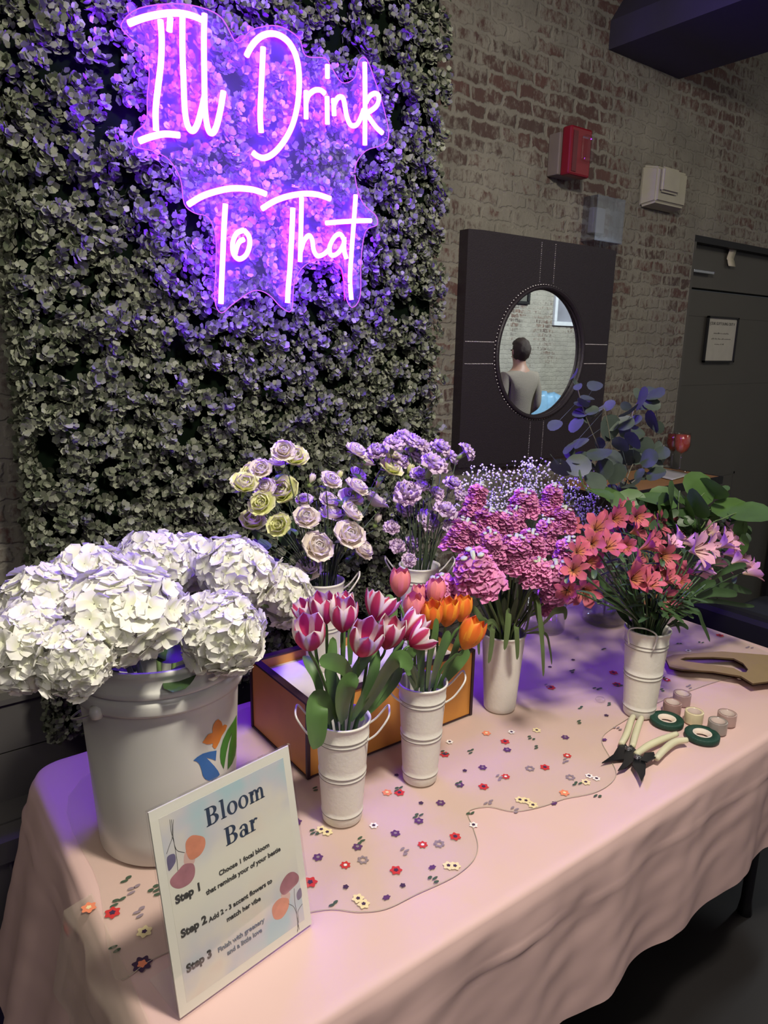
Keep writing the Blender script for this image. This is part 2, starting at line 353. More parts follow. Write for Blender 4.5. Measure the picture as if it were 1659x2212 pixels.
for q in (((-.09, -.07, -.085), (.09, -.067, .085)), ((-.09, -.07, -.085), (-.087, 0, .085)), ((.087, -.07, -.085), (.09, 0, .085)), ((-.09, -.07, .082), (.09, 0, .085)), ((-.09, -.07, -.085), (.09, 0, -.082))): b.box(*q)
b.build('guard', glass('guard plastic', (.9, .92, 1), .08, 1.2), t)
MB().box((-.055, -.03, -.05), (.02, 0, .05), 0, .005).build('thermostat', mat('grey thermostat', (.25, .25, .24), .5), t)

# square leather framed mirror -------------------------------------
YM = 1.955
a_ = ony(1012, 492, YM); b_ = ony(1332, 540, YM); c_ = ony(992, 1012, YM)
mx0, mx1, mz1, mz0 = a_.x, b_.x, (a_.z+b_.z)/2, c_.z
mcx, mcz = (mx0+mx1)/2, (mz0+mz1)/2; hs = (mx1-mx0)/2; hv = (mz1-mz0)/2
RM = .242
t = thing('wall_mirror', 'square dark leather framed mirror with round glass on the brick wall', 'mirror', (mcx, YW, mcz))
lea = mat('dark brown leather', (.018, .012, .018), .5, var=.15, scale=60, bump=.15)
b = MB(); n = 64; outer = []
for k in range(n):
    a = 2*PI*k/n; c, s = math.cos(a), math.sin(a); f = 1/max(abs(c)/hs, abs(s)/hv); outer.append((c*f, s*f))
D = YW-YM
vs = [(x, -D, z) for x, z in outer]+[((RM+.014)*math.cos(2*PI*k/n), -D, (RM+.014)*math.sin(2*PI*k/n)) for k in range(n)]
vs += [(RM*math.cos(2*PI*k/n), -D+.012, RM*math.sin(2*PI*k/n)) for k in range(n)]+[(x, 0, z) for x, z in outer]
fs = []
for k in range(n):
    l = (k+1) % n; fs += [(k, k+n, l+n, l), (k+n, k+2*n, l+2*n, l+n), (k, l, l+3*n, k+3*n)]
b.add(vs, fs, 0, None, False); b.build('frame', lea, t)
b = MB(); b.add([(RM*1.01*math.cos(2*PI*k/n), -D+.011, RM*1.01*math.sin(2*PI*k/n)) for k in range(n)], [tuple(range(n))], 0, None, False)
q, nt, bb, out = newmat('mirror glass'); bb.inputs['Metallic'].default_value = 1; bb.inputs['Roughness'].default_value = .01; bb.inputs['Base Color'].default_value = (.86, .88, .86, 1)
b.build('mirror_glass', q, t)
stud = mat('steel nailhead', (.55, .52, .52), .3, 1)
b = MB()
def studs(x, z, r=.0034):
    b.add([(x, -D-.004, z)]+[(x+r*math.cos(k*PI/3), -D, z+r*math.sin(k*PI/3)) for k in range(6)], [(0, (k+1) % 6+1, k+1) for k in range(6)])
for k in range(112): studs((RM+.021)*math.cos(2*PI*k/112), (RM+.021)*math.sin(2*PI*k/112))
b.tube([((RM+.012)*math.cos(2*PI*k/n), -D-.003, (RM+.012)*math.sin(2*PI*k/n)) for k in range(n)], .009, 8, 1, closed=True)
for s in (-1, 1):
    for o_ in (-.04, .04):
        r0, r1 = RM+.03, hs-.01
        for k in range(22):
            d = r0+(r1-r0)*k/21; studs(s*d, o_, .0026); studs(o_, s*d, .0018)
b.build('nailhead_trim', [stud, lea], t)

# opposite side of the room, seen in the mirror ---------------------
def mir(x, y, Y): # point of the room seen at this place in the mirror glass
    v = ony(x, y, 2*(YM+.011)-Y); return Vector((v.x, Y, v.z))
def picture(name, label, lo, hi, fw, fm, pm):
    t = thing(name, label, 'picture', ((lo[0]+hi[0])/2, YB, (lo[1]+hi[1])/2)); w, h = (hi[0]-lo[0])/2, (hi[1]-lo[1])/2
    b = MB()
    for q in ((-w, -h, w, -h+fw), (-w, h-fw, w, h), (-w, -h+fw, -w+fw, h-fw), (w-fw, -h+fw, w, h-fw)): b.box((q[0], 0, q[1]), (q[2], .04, q[3]), 0, .006)
    b.build('frame', fm, t); MB().box((-w+fw, 0, -h+fw), (w-fw, .015, h-fw)).build('canvas', pm, t)
bl = mir(1196, 703, YB+.03)
picture('framed_picture', 'white framed grey picture reflected at upper right of the mirror', (bl.x, bl.z), (bl.x+1.0, bl.z+1.1), .05, mat('white frame', (.8, .85, .9), .4), mat('grey print', (.3, .31, .36), .5, var=.6, scale=3))
br = mir(1144, 658, YB+.03)
picture('framed_picture', 'dark framed picture reflected at upper left of the mirror', (br.x-.7, br.z), (br.x, br.z+.8), .035, M['black'], mat('dark print', (.14, .14, .12), .5, var=.6, scale=3))

# person standing with their back to the mirror ---------------------
hp = mir(1124, 754, -1.05)
def skinned(name, verts, edges, parent, mt, sub=2):
    me = bpy.data.meshes.new(name); me.from_pydata([v[0] for v in verts], edges, []); o = bpy.data.objects.new(name, me); COL.objects.link(o)
    sk = o.modifiers.new('skin', 'SKIN'); sb = o.modifiers.new('sub', 'SUBSURF'); sb.levels = sub; sb.render_levels = sub
    for i, v in enumerate(verts):
        r = v[1]; me.skin_vertices[0].data[i].radius = r if isinstance(r, tuple) else (r, r); me.skin_vertices[0].data[i].use_root = (i == 0)
    dg = bpy.context.evaluated_depsgraph_get(); bpy.context.view_layer.update()
    ev = bpy.data.meshes.new_from_object(o.evaluated_get(bpy.context.evaluated_depsgraph_get())); bpy.data.objects.remove(o)
    for p_ in ev.polygons: p_.use_smooth = True
    ev.materials.clear(); ev.materials.append(mt); ev.name = name
    return inst(name, ev, parent)
skin = mat('skin', (.42, .24, .17), .5); knit = mat('taupe jumper', (.27, .235, .19), .85, bump=.3, scale=60); trou = mat('dark trousers', (.05, .05, .06), .8); hair = mat('dark brown hair', (.035, .02, .015), .6, bump=.5, scale=80)
S = (hp.z+.06)/1.66
t = thing('person', 'person in a taupe jumper standing back turned, reflected in the mirror', 'person', (hp.x, hp.y, 0))
t.scale = (S, S, S)
# facing -Y (away from the mirror); z up
V = [((0, 0, .93), (.15, .11)), ((0, 0, 1.05), (.13, .10)), ((0, .01, 1.2), (.155, .11)), ((0, .01, 1.33), (.17, .105)), ((0, .015, 1.40), (.09, .07)), ((0, .0, 1.46), (.055, .058)),
     ((0, -.01, 1.53), (.066, .078)), ((0, -.005, 1.60), (.074, .092)), ((0, 0, 1.655), (.05, .06))]
E_ = [(0, 1), (1, 2), (2, 3), (3, 4), (4, 5), (5, 6), (6, 7), (7, 8)]
for s in (-1, 1):
    n = len(V); V += [((s*.19, .01, 1.345), .052), ((s*.235, .02, 1.2), .045), ((s*.25, .02, 1.06), .038), ((s*.22, -.11, .98), .032), ((s*.17, -.2, .97), .024), ((s*.155, -.25, .97), (.036, .017))]
    E_ += [(3, n), (n, n+1), (n+1, n+2), (n+2, n+3), (n+3, n+4), (n+4, n+5)]
    h = n+5
    for k, (dx, L_) in enumerate(((-.03, .065), (-.01, .078), (.01, .074), (.03, .058))):
        m_ = len(V); V += [((s*.155+dx, -.285, .972), .009), ((s*.155+dx, -.285-L_*.5, .962), .008), ((s*.155+dx, -.285-L_*.8, .94), .007)]; E_ += [(h, m_), (m_, m_+1), (m_+1, m_+2)]
    m_ = len(V); V += [((s*.155-s*.05, -.25, .98), .010), ((s*.155-s*.065, -.285, .975), .008)]; E_ += [(n+4, m_), (m_, m_+1)]
    n = len(V); V += [((s*.09, 0, .84), .088), ((s*.10, -.01, .5), .058), ((s*.10, .01, .3), .052), ((s*.10, .02, .09), .036), ((s*.11, -.05, .045), (.04, .03)), ((s*.115, -.15, .035), (.04, .025))]
    E_ += [(0, n), (n, n+1), (n+1, n+2), (n+2, n+3), (n+3, n+4), (n+4, n+5)]
body = skinned('body', V, E_, t, skin)
# clothes: the same limbs a little fuller
V2 = [((0, 0, .90), (.165, .125)), ((0, 0, 1.05), (.155, .118)), ((0, .01, 1.2), (.175, .125)), ((0, .01, 1.34), (.185, .115)), ((0, .012, 1.405), (.10, .078))]
E2 = [(0, 1), (1, 2), (2, 3), (3, 4)]
for s in (-1, 1):
    n = len(V2); V2 += [((s*.19, .01, 1.35), .066), ((s*.237, .02, 1.2), .060), ((s*.252, .02, 1.06), .052), ((s*.222, -.11, .98), .043), ((s*.185, -.175, .972), .036)]; E2 += [(3, n), (n, n+1), (n+1, n+2), (n+2, n+3), (n+3, n+4)]
skinned('jumper', V2, E2, t, knit)
V3 = [((0, 0, .93), (.16, .12))]; E3 = []
for s in (-1, 1):
    n = len(V3); V3 += [((s*.09, 0, .83), .100), ((s*.10, -.01, .5), .076), ((s*.10, .01, .3), .068), ((s*.10, .02, .10), .062)]; E3 += [(0, n), (n, n+1), (n+1, n+2), (n+2, n+3)]
skinned('trousers', V3, E3, t, trou)
b = MB(); rr = random.Random(3)
bm = bmesh.new(); bmesh.ops.create_icosphere(bm, subdivisions=4, radius=1)
for v in list(bm.verts):
    if v.co.y < -.35 and v.co.z < .45: v.co *= .80
    k = 1+.07*noise.noise(v.co*4)
    v.co = Vector((v.co.x*.088*k, v.co.y*.104*k+.006, v.co.z*.115*k+1.595))
b.bm(bm); b.build('hair', hair, t)
b = MB()   # ears, nose
for s in (-1, 1): b.lathe([(0, -.03), (.012, -.02), (.014, 0), (.012, .02), (0, .03)], 8, 0, (s*.078, -.012, 1.575))
b.build('ear', skin, t)
b = MB(); b.add([(-.012, -.085, 1.56), (.012, -.085, 1.56), (0, -.085, 1.60), (0, -.112, 1.562)], [(0, 1, 3), (1, 2, 3), (2, 0, 3)]); b.build('nose', skin, t)
b = MB(); b.box((-.022, -.094, 1.525), (.022, -.088, 1.533), 0, .002); b.build('mouth', mat('lips', (.4, .12, .1), .5), t)
b = MB()
for s in (-1, 1): b.lathe([(0, -.008), (.010, -.004), (.012, 0), (.010, .004), (0, .008)], 8, 0, (s*.03, -.082, 1.59))
b.build('eyes', mat('eye dark', (.05, .03, .02), .2), t)
# chair with a light blue jacket further along the opposite side
q = mir(1205, 868, -1.5)
def chair(name, label, loc, rz, mt, seat_h=.46):
    t = thing(name, label, 'chair', loc, None, rz)
    MB().box((-.21, -.21, seat_h-.05), (.21, .21, seat_h), 0, .015).build('seat', mt, t)
    MB().box((-.2, .19, seat_h+.12), (.2, .225, seat_h+.5), 0, .012).build('backrest', mt, t)
    for sx in (-1, 1):
        for sy in (-1, 1): MB().tube([(sx*.19, sy*.19, 0), (sx*.18, sy*.18, seat_h-.04)], .013, 8).build('leg', M['black'], t)
        MB().tube([(sx*.18, .2, seat_h-.03), (sx*.18, .215, seat_h+.45)], .012, 8).build('back_post', M['black'], t)
    return t
chair('dining_chair', 'black dining chair under a light blue jacket, reflected in the mirror', (q.x, q.y, 0), PI, M['black'])
b = MB(); g = []
for i in range(17):
    for j in range(13):
        u = (i-8)/8; v = j/12; z = 1.18-.62*abs(v*2-1)**1.3+.012*math.sin(9*u+5*v); y = (v-.5)*.16
        g.append((u*.26*(1+.12*math.sin(4*v)), y+.02*math.sin(14*u+3*v)-.2, z-.05*u*u))
b.add(g, [(i*13+j, i*13+j+1, (i+1)*13+j+1, (i+1)*13+j) for i in range(16) for j in range(12)])
o = b.build('jacket', mat('light blue nylon', (.25, .48, .75), .35, var=.4, scale=9)); o.location = (q.x, q.y, 0)
tag(o, 'light blue jacket over a chair back, reflected low in the mirror', 'jacket')
o.modifiers.new('s', 'SOLIDIFY').thickness = .006

# ------------------------------------------------------------------ hedge wall
HX0, HX1, HZ0, HZ1 = .315, 1.60, .66, 3.15
def leaves_mesh(pos, axis, up, size, mt, name, rs):
    n = len(pos); base = np.array([[0, 0, 0], [.3, -.42, .06], [.72, -.46, .10], [1, 0, .0], [.72, .46, .10], [.3, .42, .06]])
    side = np.cross(axis, up); side /= np.linalg.norm(side, axis=1)[:, None]; nn = np.cross(side, axis)
    V_ = pos[:, None, :]+size[:, None, None]*(base[None, :, 0, None]*axis[:, None, :]+base[None, :, 1, None]*side[:, None, :]+base[None, :, 2, None]*nn[:, None, :])
    V_ = V_.reshape(-1, 3); me = bpy.data.meshes.new(name); me.vertices.add(len(V_)); me.vertices.foreach_set('co', V_.ravel())
    F_ = (np.arange(n)[:, None, None]*6+np.array([[0, 1, 2, 3], [0, 3, 4, 5]])[None]).reshape(-1)
    me.loops.add(len(F_)); me.loops.foreach_set('vertex_index', F_.astype(np.int32)); me.polygons.add(2*n)
    me.polygons.foreach_set('loop_start', np.arange(0, 8*n, 4, dtype=np.int32)); me.polygons.foreach_set('use_smooth', np.ones(2*n, dtype=bool))
    me.update(calc_edges=True); me.validate()
    a = me.color_attributes.new('pc', 'FLOAT_COLOR', 'POINT'); r = np.repeat(rs.random(n), 6); c = np.stack([r, np.tile(np.array([0, .3, .7, 1, .7, .3]), n), np.repeat(rs.random(n), 6), np.ones(6*n)], 1).astype(np.float32)
    a.data.foreach_set('color', c.ravel()); me.materials.append(mt); return me
M['hedge'] = petalmat('boxwood leaf', (.05, .065, .035), (.29, .305, .225), var=.35, trans=.12, rough=.45)
def hedge():
    rs = np.random.default_rng(5); P_, A_, U_, S_ = [], [], [], []
    ns = 11500
    for k in range(ns):
        x = HX0+rs.random()*(HX1-HX0); z = HZ0+rs.random()*(HZ1-HZ0)
        side = rs.random() < .12
        nz = noise.noise(Vector((x*13, z*13, 3)))+.6*noise.noise(Vector((x*30, z*30, 8)))
        if side:
            y = 1.84+.12*rs.random(); x = HX0+.02*rs.random(); ax = np.array([-1, -.3, .2])
        else:
            y = 1.85-.05*nz-.02*rs.random()+.02*(rs.random() < .3); ax = np.array([0, -1, .25])
            if nz < -.30 and rs.random() < .8: continue
        ax = ax+rs.normal(0, .42, 3); ax /= np.linalg.norm(ax)
        ref = np.cross(ax, rs.normal(0, 1, 3)); ref /= np.linalg.norm(ref); ref2 = np.cross(ax, ref)
        c = np.array([x, y, z]); sz = .0162*(.75+.5*rs.random())
        for lay, (off, tilt, cnt) in enumerate(((0, .8, 4), (-.012, .35, 3))):
            for q in range(cnt):
                a = 2*PI*q/cnt+lay*.8+rs.normal(0, .2); d = ref*math.cos(a)+ref2*math.sin(a)
                dir_ = d*(1.0)+ax*(tilt*(.6+.8*rs.random())); dir_ /= np.linalg.norm(dir_)
                P_.append(c+ax*off+d*.002); A_.append(dir_); U_.append(ax+rs.normal(0, .15, 3)); S_.append(sz*(1.15 if lay else 1)*(1 if q % 2 else .85))
    return leaves_mesh(np.array(P_), np.array(A_), np.array(U_), np.array(S_), M['hedge'], 'foliage', rs)
t = thing('boxwood_hedge_panel', 'tall artificial boxwood hedge wall behind the neon sign and flowers', 'hedge', (0, 0, 0))
inst('foliage', hedge(), t)
MB().box((HX0+.03, 1.88, HZ0), (HX1-.02, 1.975, HZ1)).build('backing', mat('dark green backing', (.004, .007, .004), 1, spec=0), t)
b = MB(); b.box((HX0+.12, 1.84, .02), (HX1-.02, 1.975, HZ0+.02)); b.box((HX0+.12, 1.74, .0), (HX1, 1.975, .03)); b.build('stand', M['black'], t)

# ------------------------------------------------------------------ neon sign
YN = 1.768
def s1(pts): return [ony(200+x/2.37, y/2.37, YN) for x, y in pts]
strokes = [
 [(185, 120), (260, 92), (340, 74), (400, 67), (460, 69), (520, 84), (572, 108)],
 [(347, 103), (354, 200), (350, 320), (336, 440), (323, 560), (325, 668)], [(398, 90), (393, 160)],
 [(460, 92), (460, 260), (466, 420), (472, 560), (486, 640), (510, 670), (535, 640), (558, 560), (574, 490)],
 [(573, 72), (570, 200), (572, 400), (576, 560), (590, 655), (610, 682), (633, 650), (655, 560), (670, 468)],
 [(240, 722), (300, 700), (370, 686), (445, 692)],
 [(788, 285), (815, 235), (855, 192), (900, 173), (950, 178), (1000, 212), (1035, 270), (1053, 340), (1058, 430), (1050, 530), (1030, 620), (1000, 690), (960, 750), (920, 790), (880, 808), (845, 800), (820, 780)],
 [(873, 243), (866, 400), (860, 520), (858, 600), (863, 678)],
 [(1092, 465), (1093, 608)], [(1093, 525), (1108, 485), (1138, 462), (1168, 462), (1190, 480)],
 [(1200, 495), (1202, 635)], [(1202, 332), (1202, 400)],
 [(1233, 505), (1237, 592)], [(1237, 535), (1255, 502), (1278, 498), (1290, 530), (1300, 590), (1320, 638), (1350, 640), (1372, 605), (1388, 560)],
 [(1393, 320), (1395, 500), (1394, 742)], [(1400, 525), (1420, 492), (1448, 478), (1466, 497), (1455, 540), (1420, 570), (1402, 578), (1425, 615), (1455, 655), (1485, 682)],
 [(490, 1047), (560, 1005), (640, 978), (720, 964), (800, 968), (850, 979), (888, 994)],
 [(680, 1045), (672, 1180), (665, 1350), (660, 1460), (657, 1555)],
 [(775, 1225), (752, 1238), (738, 1268), (730, 1300)], [(775, 1178), (738, 1195), (717, 1245), (722, 1300), (750, 1326), (785, 1306), (804, 1255), (800, 1210), (775, 1178)],
 [(868, 1068), (930, 1030), (1000, 1005), (1080, 992), (1150, 996), (1217, 1018)],
 [(1025, 1065), (1020, 1200), (1010, 1380), (1002, 1470), (998, 1550)],
 [(1070, 1010), (1066, 1200), (1062, 1340)], [(1066, 1285), (1083, 1232), (1108, 1206), (1124, 1228), (1132, 1280), (1152, 1310), (1185, 1300), (1216, 1272)],
 [(1292, 1240), (1270, 1200), (1240, 1212), (1214, 1262), (1218, 1302), (1242, 1305), (1270, 1280), (1290, 1240)], [(1288, 1215), (1288, 1280), (1300, 1325)],
 [(1347, 998), (1340, 1100), (1325, 1300), (1318, 1430), (1325, 1535)], [(1195, 1142), (1280, 1135), (1380, 1130), (1425, 1130)],
]
NEON = emis('violet neon tube', (.135, .009, 1.0), 175)
t = thing('neon_sign', 'violet neon script sign hung on the boxwood hedge', 'neon sign', (0, 0, 0))
words = {'I': [0, 1, 5], 'apostrophe': [2], 'll': [3, 4], 'D': [6, 7], 'rink': list(range(8, 16)), 'To': [16, 17, 18, 19], 'That': list(range(20, 28))}
for w_, ids in words.items():
    b = MB()
    for i in ids: b.tube(catmull(s1(strokes[i]), 6), .0072 if i < 8 or i in (16, 17, 20, 21) else .0064, 8)
    b.build('neon_tube', NEON, t)
outl = [(262, 52), (277, 78), (308, 105), (322, 150), (318, 210), (316, 262), (290, 288), (290, 316), (330, 326), (366, 346), (390, 388), (398, 440), (420, 460), (450, 470), (466, 512), (466, 580), (464, 648), (478, 676), (505, 655), (548, 628), (580, 636), (608, 664), (630, 670), (636, 610), (660, 572), (700, 562), (738, 580), (745, 635), (760, 664), (778, 640), (780, 560), (790, 500), (814, 486), (812, 466), (785, 440), (770, 400), (768, 358), (790, 326), (828, 312), (840, 290), (828, 230), (812, 180), (792, 128), (776, 130), (766, 168), (738, 178), (712, 138), (700, 125), (660, 120), (645, 82), (600, 56), (545, 64), (512, 92), (480, 40), (440, 18), (380, 8), (300, 18)]
oc = catmull([ony(x, y, YN+.012) for x, y in outl], 4, True)
b = MB(); n = len(oc)
b.add([(p.x, p.y, p.z) for p in oc]+[(p.x, p.y+.004, p.z) for p in oc], [tuple(range(n)), tuple(range(2*n-1, n-1, -1))]+[(k, k+n, (k+1) % n+n, (k+1) % n) for k in range(n)], 0, None, False)
q, nt, bb, out = newmat('violet lit acrylic'); bb.inputs['Base Color'].default_value = (.9, .88, 1, 1); bb.inputs['Alpha'].default_value = .02; bb.inputs['Roughness'].default_value = .6; bb.inputs['Specular IOR Level'].default_value = .1
o = b.build('acrylic_backing', q, t)
md = o.modifiers.new('t', 'TRIANGULATE')
MB().tube(oc, .0013, 6, closed=True).build('lit_edge', emis('edge lit acrylic', (.50, .10, 1), 1.6), t)
b = MB()
for (x, y) in ((509, 334), (762, 375), (637, 402), (755, 612)):
    p = ony(x, y, YN-.002); b.tube([(p.x-.009, p.y, p.z), (p.x+.009, p.y, p.z)], .003, 8)
b.build('standoff', mat('bright steel', (.9, .9, .95), .2, 1), t)
b = MB(); b.tube(catmull([ony(x, y, YN+.02) for x, y in ((722, 563), (735, 580), (742, 610), (744, 650))], 5), .0012, 5); b.build('power_lead', mat('red wire', (.5, .02, .08), .4), t)

# ------------------------------------------------------------------ banquet table + cloth
TX0, TX1, TY0, TY1, TZ = .225, 2.315, .712, 1.612, .742
def rrect(x0, x1, y0, y1, r, n=16, seg=.012):
    out = []
    for (cx_, cy_, a0) in ((x1-r, y1-r, 0), (x0+r, y1-r, PI/2), (x0+r, y0+r, PI), (x1-r, y0+r, 3*PI/2)):
        for k in range(n+1): a = a0+PI/2*k/n; out.append((cx_+r*math.cos(a), cy_+r*math.sin(a), math.cos(a), math.sin(a)))
    res = []
    for i in range(len(out)):
        a, c = out[i], out[(i+1) % len(out)]; L_ = math.hypot(a[0]-c[0], a[1]-c[1]); m_ = max(1, int(L_/seg))
        for k in range(m_): f = k/m_; res.append(tuple(a[j]*(1-f)+c[j]*f for j in range(4)))
    return res
OUT = rrect(TX0, TX1, TY0, TY1, .06)
def nz3(*a): return noise.noise(Vector(a))
def topz(x, y):
    e = min(x-TX0, TX1-x, y-TY0, TY1-y)
    return TZ+.0016*nz3(x*7, y*7, 1)*min(1, max(0, e)/.05)
def skirt(i, d):
    x, y, nx, ny = OUT[i]; s = i*.012
    left = max(0, -nx); right = max(0, nx); corner = max(0, 1-abs(abs(nx)-abs(ny))*1.2)
    amp = min(1, d/.12)*(.004+.012*d/.4)*(1.0 if not left else 1.5)
    f = amp*(math.sin(s*23+1.5*nz3(s*1.3, 0, 2))*.45+nz3(s*4, d*1.2, 5)*.9)
    off = .006+.010*min(1, d/.03)+f+left*.20*max(0, d-.02)**1.0+corner*.12*d+.02*d
    # press fold running along the front, and shallow wrinkles
    off += .0055*math.exp(-((d-.105-.008*nz3(s*3, 1, 1))/.0035)**2)+.003*nz3(s*9+d*14, d*16, 4)*min(1, d/.04)+.0045*abs(nz3(s*13+d*1.5, 2, 8))*min(1, d/.08)
    edgebump = .004*nz3(s*8, 3, 9)*math.exp(-d/.03)
    return Vector((x+nx*off, y+ny*off, TZ-d*(1-.1*corner)+edgebump))
def hemlen(i):
    x, y, nx, ny = OUT[i]; s = i*.012; cxn = min(abs(x-TX0), abs(x-TX1)); cyn = min(abs(y-TY0), abs(y-TY1))
    cor = max(0, 1-(cxn+cyn)/.35)
    return .37+.12*cor+.012*nz3(s*2.5, 4, 4)+(.10*max(0, -nx))
b = MB(); N_ = len(OUT); vs = []; R_ = 36; cxc, cyc = (TX0+TX1)/2, (TY0+TY1)/2
for k in range(R_+1):
    tt = k/R_
    for (x, y, nx, ny) in OUT:
        # inset towards the long axis rather than a point, keeps cells even
        ix = max(TX0+.45, min(TX1-.45, x)); px = ix+(x-ix)*tt; py = cyc+(y-cyc)*tt; vs.append((px, py, topz(px, py)))
K_ = 34
for k in range(1, K_+1):
    for i in range(N_):
        d = hemlen(i)*(k/K_)**1.25; v = skirt(i, d); vs.append(v)
fs = []
for k in range(R_+K_):
    for i in range(N_):
        j = (i+1) % N_; fs.append((k*N_+i, (k+1)*N_+i, (k+1)*N_+j, k*N_+j))
b.add(vs, fs)
cloth = b.build('tablecloth', M['pink']); tag(cloth, 'pale pink tablecloth draped over the long flower table', 'tablecloth')
t = thing('banquet_table', 'long banquet table hidden under the pink tablecloth, one black leg showing', 'table', ((TX0+TX1)/2, (TY0+TY1)/2, 0))
MB().box((TX0-cxc+.01, TY0-cyc+.01, .70), (TX1-cxc-.01, TY1-cyc-.01, .735), 0, .01).build('tabletop', mat('grey tabletop', (.3, .3, .3), .5), t)
for sx in (-1, 1):
    for sy in (-1, 1):
        x_ = sx*(.8) if sx < 0 else 2.02-cxc; MB().tube([(x_, sy*.36, 0), (x_, sy*.36, .05), (x_, sy*.36, .70)], [.022, .016, .016], 10).build('leg', M['black'], t)

# sheer overlay with embroidered flowers -------------------------------
def sheermat():
    q, nt, bb, out = newmat('sheer cream organza'); N = nt.nodes; L = nt.links
    bb.inputs['Base Color'].default_value = (.62, .54, .42, 1); bb.inputs['Roughness'].default_value = .5
    t_ = N.new('ShaderNodeBsdfTransparent'); mx = N.new('ShaderNodeMixShader')
    lw = N.new('ShaderNodeLayerWeight'); lw.inputs[0].default_value = .35
    mr = N.new('ShaderNodeMapRange'); mr.inputs[3].default_value = .20; mr.inputs[4].default_value = .48; L.new(lw.outputs['Facing'], mr.inputs[0])
    L.new(mr.outputs[0], mx.inputs[0]); L.new(t_.outputs[0], mx.inputs[1]); L.new(bb.outputs[0], mx.inputs[2]); L.new(mx.outputs[0], out.inputs[0]); return q
M['sheer'] = sheermat()
def ovz(x, y): return topz(x, y)+.0022+.0022*abs(nz3(x*9, y*9, 7))
bnd_px = [(262, 2120), (330, 2075), (420, 2040), (560, 2000), (700, 1968), (775, 1973), (835, 1966), (900, 1935), (975, 1900), (1020, 1865), (1032, 1830), (1022, 1790), (1012, 1755), (1055, 1745), (1110, 1755), (1170, 1745), (1220, 1728), (1290, 1712), (1330, 1680), (1318, 1640), (1300, 1600), (1330, 1570), (1420, 1520), (1500, 1490), (1560, 1470), (1650, 1440)]
bnd = [onz(x, y).xy for x, y in bnd_px]+[Vector((2.29, 1.0)), Vector((2.29, 1.5)), Vector((2.2, 1.58)), Vector((.8, 1.585)), Vector((.30, 1.50)), Vector((.245, 1.15)), Vector((.215, .98))]
bc = [p.xy for p in catmull([Vector((p.x, p.y, 0)) for p in bnd], 6, True)]
def inside(x, y, P):
    c = False; n = len(P)
    for i in range(n):
        a, d = P[i], P[i-1]
        if (a[1] > y) != (d[1] > y) and x < (d[0]-a[0])*(y-a[1])/(d[1]-a[1])+a[0]: c = not c
    return c
pts = [Vector(p) for p in bc]
nb = len(pts); gx = .03
xx = TX0+.01
while xx < TX1:
    yy = TY0
    while yy < TY1:
        if inside(xx, yy, bc) and min((Vector((xx, yy))-p).length for p in bc[::2]) > .012: pts.append(Vector((xx+.004*rnd.random(), yy+.004*rnd.random())))
        yy += gx
    xx += gx
V_, _, F_, *_r = geometry.delaunay_2d_cdt(pts, [(i, (i+1) % nb) for i in range(nb)], [list(range(nb))], 1, 1e-5)
ov = MB(); ov.add([(p.x, p.y, ovz(p.x, p.y)) for p in V_], [tuple(f) for f in F_], 0)
# a length of it hanging down over the left end
def hang(y, d): return Vector((TX0-.022-.20*d-.012-.006*math.sin(y*40), y, TZ+.004-d)) if d > .01 else Vector((TX0+.005-d*2, y, TZ+.005))
g = [hang(.72+.42*j/20, .32*i/16*(.5+.5*math.sin(PI*min(1, .35+j/26)))) for i in range(17) for j in range(21)]
ov.add(g, [(i*21+j, i*21+j+1, (i+1)*21+j+1, (i+1)*21+j) for i in range(16) for j in range(20)], 0)
mm = {k: i+1 for i, k in enumerate(('red', 'dark', 'purple', 'green', 'cream', 'grey', 'coral', 'white', 'hem'))}
mcol = dict(red=(.55, .03, .03), dark=(.05, .02, .06), purple=(.10, .03, .13), green=(.05, .085, .05), cream=(.78, .66, .36), grey=(.26, .20, .23), coral=(.78, .24, .12), white=(.85, .80, .74), hem=(.45, .38, .30))
ovm = [M['sheer']]+[mat('embroidery '+k, mcol[k], .8) for k in mm]
def fl(c, r, nlob, mi, lift, rot=0, ex=(1, 0, 0), ey=(0, 1, 0), sq=1, inner=0):
    c = Vector(c); ex = Vector(ex); ey = Vector(ey); nn = ex.cross(ey).normalized(); n = nlob*6; vs = []
    for k in range(n):
        a = 2*PI*k/n; rr_ = r*(.86+.14*math.cos(nlob*a)); q = a+rot; vs.append(c+nn*lift+ex*rr_*math.cos(q)+ey*rr_*math.sin(q)*sq)
    if inner:
        vs += [c+nn*lift+(v-c-nn*lift)*inner for v in vs[:n]]; ov.add(vs, [(k, (k+1) % n, (k+1) % n+n, k+n) for k in range(n)], mi, None, False)
    else: ov.add(vs, [tuple(range(n))], mi, None, False)
